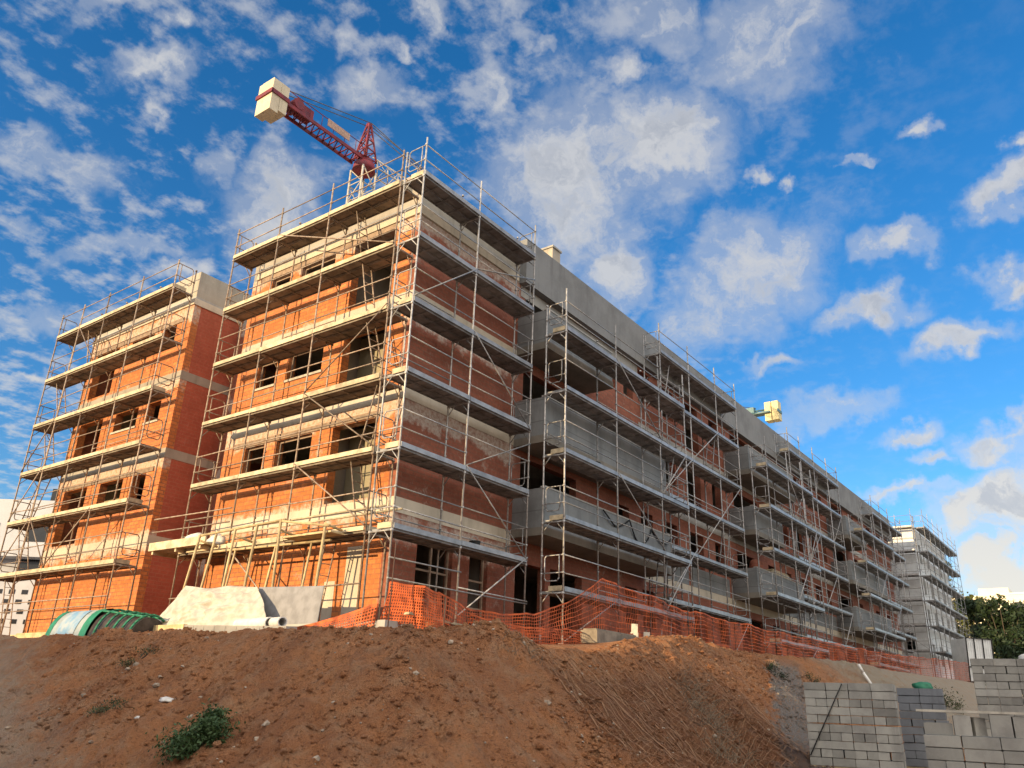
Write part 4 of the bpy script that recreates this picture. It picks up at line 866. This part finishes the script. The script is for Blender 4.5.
# ------------------------------------------------------------------ far things
def lbox(mb, X0, X1, Y0, Y1, z0, z1, mi=0):
    Mx = Matrix.Translation((19.0, 59.2, 0)) @ Matrix.Rotation(math.atan2(-.806, .591), 4, 'Z'); mb.box((X0, Y0, z0), (X1, Y1, z1), mi, M=Mx)
bw = thing('white_building', 'modern white building with dark roof caps far behind the left block', 'building', (19, 59.2, 0))
mb = MB(); M['pale'] = simple('pale grey paint', (.42,.43,.46), .8, 0, .06, .5, rv=.03); lbox(mb, -14, -.2, 0, 12, -.5, 13.2); mb.build('block_wall', M['pale'], bw)
mb = MB(); lbox(mb, -.18, 9, 1.5, 12, -.5, 13.6); mb.build('block_wall', M['pale'], bw)
mb = MB(); lbox(mb, -1.4, -.25, .2, 3, 13.2, 14.3); lbox(mb, 4.2, 5.0, 1.6, 3, 13.6, 14.2); mb.build('roof_cap', M['darkglass'], bw)
mb = MB(); lbox(mb, -14, 9, -1.6, -.01, 8.1, 9.0); lbox(mb, -14, 9, -1.6, -.01, 5.2, 6.1); mb.build('balcony', M['pale'], bw)
for z in (9.6, 6.6, 3.6):
    for X in (-7, -2.6, 1.2, 4.0):
        mb = MB(); Yf = -.04 if X < -.5 else 1.46; lbox(mb, X, X+1.9, Yf, Yf+.03, z, z+1.5); mb.build('window', M['darkglass'], bw)
pw = thing('perforated_wall', 'low white wall with rows of small square holes behind the left block', 'wall', (16, 55, 0))
mb = MB(); lbox(mb, -8, 7, -8, -7.8, -.5, 5.3); mb.build('wall', M['pale'], pw)
for r_ in range(4):
    for c_ in range(9):
        mb = MB(); lbox(mb, -3+c_*.95+(r_ % 2)*.3, -2.55+c_*.95+(r_ % 2)*.3, -8.03, -8.005, 2.3+r_*.7, 2.62+r_*.7); mb.build('opening', M['darkglass'], pw)
fb = thing('white_building', 'sunlit cream building on the skyline above the trees at right', 'building', (170, 9, 0))
mb = MB(); mb.box((166, -14, 0), (176, 17, 20.6)); mb.box((167, 4, 20.6), (174, 9, 22.0)); mb.build('wall', simple('cream paint', (.8,.72,.55), .8, 0, .05, .3), fb)
mb = MB(); mb.box((165.9, -14.1, 20.6), (176.1, 3.99, 20.9)); mb.build('roof', M['white'], fb)
for y in (-10, -6, -2, 2, 11):
    mb = MB(); mb.box((165.95, y, 17.6), (165.99, y+1.2, 19.2)); mb.build('window', M['darkglass'], fb)
pn = thing('site_cabin', 'white ribbed site panel unit with black bars standing beside the white building', 'cabin', (61.5, -2.8, .9))
Mx = Matrix.Translation((61.6, -2.55, .8)) @ Matrix.Rotation(math.atan2(-1.65, 1.25), 4, 'Z') @ Matrix.Rotation(.05, 4, 'Y')
mb = MB(); mb.box((0, 0, .3), (2.1, 2.2, 3.5), M=Mx)
for k in range(12): mb.box((.06+k*.17, -.03, .35), (.14+k*.17, -.002, 3.45), M=Mx)
mb.build('body', M['white'], pn)
for X in (.0, .62, 1.3, 2.02):
    mb = MB(); mb.box((X, -.09, 0), (X+.08, -.035, 3.6), M=Mx); mb.build('bar', M['black'], pn)
mb = MB(); mb.box((0, -.14, 1.3), (2.1, -.095, 1.4), M=Mx); mb.box((0, -.14, 3.5), (2.1, -.095, 3.58), M=Mx); mb.build('bar', M['black'], pn)
TREES = [('tall sunlit olive tree rising beside the end of the white building', 111.0, 6.8, .8, 18.2, 3.0, 5200, .26, 1, M['leaf_lit']),
 ('dark round tree just right of the tall olive tree', 118.7, 3.6, .8, 13.8, 3.6, 5200, .28, 2, M['leaf_shaded']),
 ('broad dark tree above the tall right block stack', 115.8, .3, .8, 13.2, 3.8, 5600, .28, 3, M['leaf_shaded']),
 ('dark tree at the right edge of the row behind the block stack', 121, -3.2, .8, 14.2, 4.2, 5200, .3, 4, M['leaf_shaded']),
 ('dark tree farthest right of the row behind the block stack', 120, -8.6, .8, 13.6, 4.2, 4200, .3, 5, M['leaf_shaded']),
 ('olive tree standing behind the gap of the dark row', 137, 6.6, .8, 16.4, 4.2, 4200, .33, 7, M['leaf_lit']),
 ('dull olive tree behind the broad dark tree', 141, .6, .8, 15.4, 4.5, 4200, .34, 8, M['leaf_shaded'])]

for a in TREES: tree(*a)

# ------------------------------------------------------------------ sky, sun, camera
EL, AZ = R(9.0), (-.956, .292)
world = bpy.data.worlds.new('World'); scene.world = world; world.use_nodes = True; nt = world.node_tree; nt.nodes.clear(); g = N(nt)
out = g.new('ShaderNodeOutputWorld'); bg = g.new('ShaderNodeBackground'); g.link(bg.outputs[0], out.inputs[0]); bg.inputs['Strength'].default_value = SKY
sk = g.new('ShaderNodeTexSky'); sk.sky_type = 'NISHITA'; sk.sun_disc = False; sk.sun_elevation = EL; sk.sun_rotation = math.atan2(AZ[0], AZ[1])
sk.ozone_density = 3.0; sk.dust_density = .2; sk.air_density = 1.0
tc_ = g.new('ShaderNodeTexCoord').outputs['Generated']
def vm(op, a, b=None):
    n = g.nt.nodes.new('ShaderNodeVectorMath'); n.operation = op
    for i, v in enumerate((a, b)):
        if v is None: continue
        if isinstance(v, tuple): n.inputs[i].default_value = v
        else: g.link(v, n.inputs[i])
    return n
d0 = vm('NORMALIZE', tc_).outputs[0]; sz = g.new('ShaderNodeSeparateXYZ'); g.link(d0, sz.inputs[0])
# domain-warped direction gives the cloud edges their billows
def vnoise(vec, sc, det, ro=.55):
    n = g.nt.nodes.new('ShaderNodeTexNoise'); n.inputs['Scale'].default_value = sc; n.inputs['Detail'].default_value = det; n.inputs['Roughness'].default_value = ro; g.link(vec, n.inputs['Vector']); return n
w1 = vm('SCALE', vm('SUBTRACT', vnoise(d0, 9, 4).outputs['Color'], (.5, .5, .5)).outputs[0]); w1.inputs['Scale'].default_value = .13
w2 = vm('SCALE', vm('SUBTRACT', vnoise(d0, 32, 5, .6).outputs['Color'], (.5, .5, .5)).outputs[0]); w2.inputs['Scale'].default_value = .05
dw = vm('ADD', vm('ADD', d0, w1.outputs[0]).outputs[0], w2.outputs[0]).outputs[0]
# unseen bright cloud deck behind the viewpoint, added to fill the shade
fill_mask = g.mr(g.math('ADD', vm('DOT_PRODUCT', d0, (-.56, -.58, .59)).outputs['Value'], g.math('MULTIPLY', g.math('SUBTRACT', g.noise(d0, 2.2, 4), .5), .8)), .22, .60)
field = None
for i_, bl in enumerate(BLOBS):
    if i_ < 3: bl = [*bl[:3], *(v*.9 for v in bl[3:9]), bl[9]*1.12]
    c, e1, e2, s = bl[0:3], bl[3:6], bl[6:9], bl[9]
    q = vm('SUBTRACT', dw, tuple(c)).outputs[0]
    x = vm('DOT_PRODUCT', q, tuple(e1)).outputs['Value']; y = vm('DOT_PRODUCT', q, tuple(e2)).outputs['Value']
    r2 = g.math('ADD', g.math('MULTIPLY', x, x), g.math('MULTIPLY', y, y))
    v = g.math('MULTIPLY', g.math('DIVIDE', 1.0, g.math('ADD', 1.0, g.math('MULTIPLY', r2, g.math('ADD', r2, .6)))), s)
    field = v if field is None else g.math('MAXIMUM', field, v)
# sky-plane coordinates for the altocumulus fields
zi = g.math('DIVIDE', 1.0, g.math('ADD', g.math('MAXIMUM', sz.outputs[2], 0.0), .12))
cp = g.new('ShaderNodeCombineXYZ'); g.link(g.math('MULTIPLY', sz.outputs[0], zi), cp.inputs[0]); g.link(g.math('MULTIPLY', sz.outputs[1], zi), cp.inputs[1])
alto = g.noise(cp.outputs[0], 16.0, 6, .6); reg = g.noise(cp.outputs[0], 1.5, 3, .5)
edge = g.noise(dw, 26, 7, .66)
# scattered puffs are densest towards the north-west part of the dome
dens = g.mr(vm('DOT_PRODUCT', d0, (.28, .80, .53)).outputs['Value'], .55, .95)
a_ = g.math('MULTIPLY', g.mr(g.math('ADD', alto, g.math('MULTIPLY', reg, .30)), .60, .86), g.math('ADD', g.math('MULTIPLY', dens, .60), .05))
f2 = g.math('ADD', field, g.math('MULTIPLY', g.math('SUBTRACT', edge, .5), 1.25))
big = g.mr(f2, .26, 1.12)
halo = g.math('MULTIPLY', g.mr(g.math('ADD', field, g.math('MULTIPLY', g.math('SUBTRACT', edge, .5), .5)), .14, .62), .42)
big = g.math('MAXIMUM', big, halo)
cov = g.math('ADD', big, g.math('MULTIPLY', a_, g.math('SUBTRACT', 1.0, big)), True)
# cloud tone: bright billows, greyer hearts; warmer near the horizon
up = vm('ADD', dw, (-.022, .006, .022)).outputs[0]
rel = g.math('SUBTRACT', g.noise(dw, 10, 7, .6), g.noise(up, 10, 7, .6))
tone = g.mr(g.math('ADD', g.math('MULTIPLY', rel, 2.6), g.math('MULTIPLY', g.noise(dw, 5, 4, .6), .55)), .06, .42)
core = g.mr(f2, .75, 1.25)
low = g.mr(sz.outputs[2], .42, .05)
cb = 1.0/SKY/2**EXPO
lit = g.mix(low, tuple(cb*x for x in (.64,.645,.66)), tuple(cb*x for x in (.92,.84,.71)))
shd = g.mix(low, tuple(cb*x for x in (.40,.43,.49)), tuple(cb*x for x in (.42,.44,.50)))
tone = g.math('ADD', tone, g.math('MULTIPLY', low, .35), True)
cc = g.mix(g.math('MULTIPLY', g.math('SUBTRACT', 1.0, tone), g.math('ADD', g.math('MULTIPLY', core, .62), .07)), lit, shd)
# saturate the clear sky the way a phone renders it
hs = g.new('ShaderNodeHueSaturation'); hs.inputs['Saturation'].default_value = 1.26; hs.inputs['Value'].default_value = SKYV; g.link(sk.outputs[0], hs.inputs['Color'])
skc = g.mix(1.0, hs.outputs[0], SKYT, 'MULTIPLY')
sky1 = g.mix(g.math('MULTIPLY', cov, .90), skc, cc)
g.link(g.mix(g.math('MULTIPLY', fill_mask, .9), sky1, tuple(cb*x for x in FILL_CLOUD)), bg.inputs['Color'])

sl = bpy.data.lights.new('sun', 'SUN'); sl.energy = SUN; sl.angle = R(.53); sl.color = (1.0, .73, .41)
so = bpy.data.objects.new('sun', sl); col.objects.link(so); ce = math.cos(EL)
so.rotation_euler = Vector((AZ[0]*ce, AZ[1]*ce, math.sin(EL))).to_track_quat('Z', 'Y').to_euler(); so.location = (-40, 12, 30)

cam = bpy.data.cameras.new('camera'); cam.sensor_width = 36; cam.lens = 810.886/1024*36; cam.clip_end = 3000; cam.clip_start = .1
co = bpy.data.objects.new('camera', cam); col.objects.link(co)
r_, u_, f_ = (Vector(v) for v in ((.591026, -.805873, .035450), (-.316772, -.191455, .928978), (.741852, .560279, .368433)))
co.matrix_world = Matrix(((r_.x, u_.x, -f_.x, -13.57753), (r_.y, u_.y, -f_.y, -13.63596), (r_.z, u_.z, -f_.z, -1.95013), (0, 0, 0, 1)))
scene.camera = co
scene.render.engine = 'CYCLES'; scene.render.resolution_x = 1024; scene.render.resolution_y = 768
scene.view_settings.view_transform = 'Standard'; scene.view_settings.look = 'None'; scene.view_settings.exposure = EXPO; scene.view_settings.gamma = 1
scene.cycles.max_bounces = 5; scene.cycles.diffuse_bounces = 3
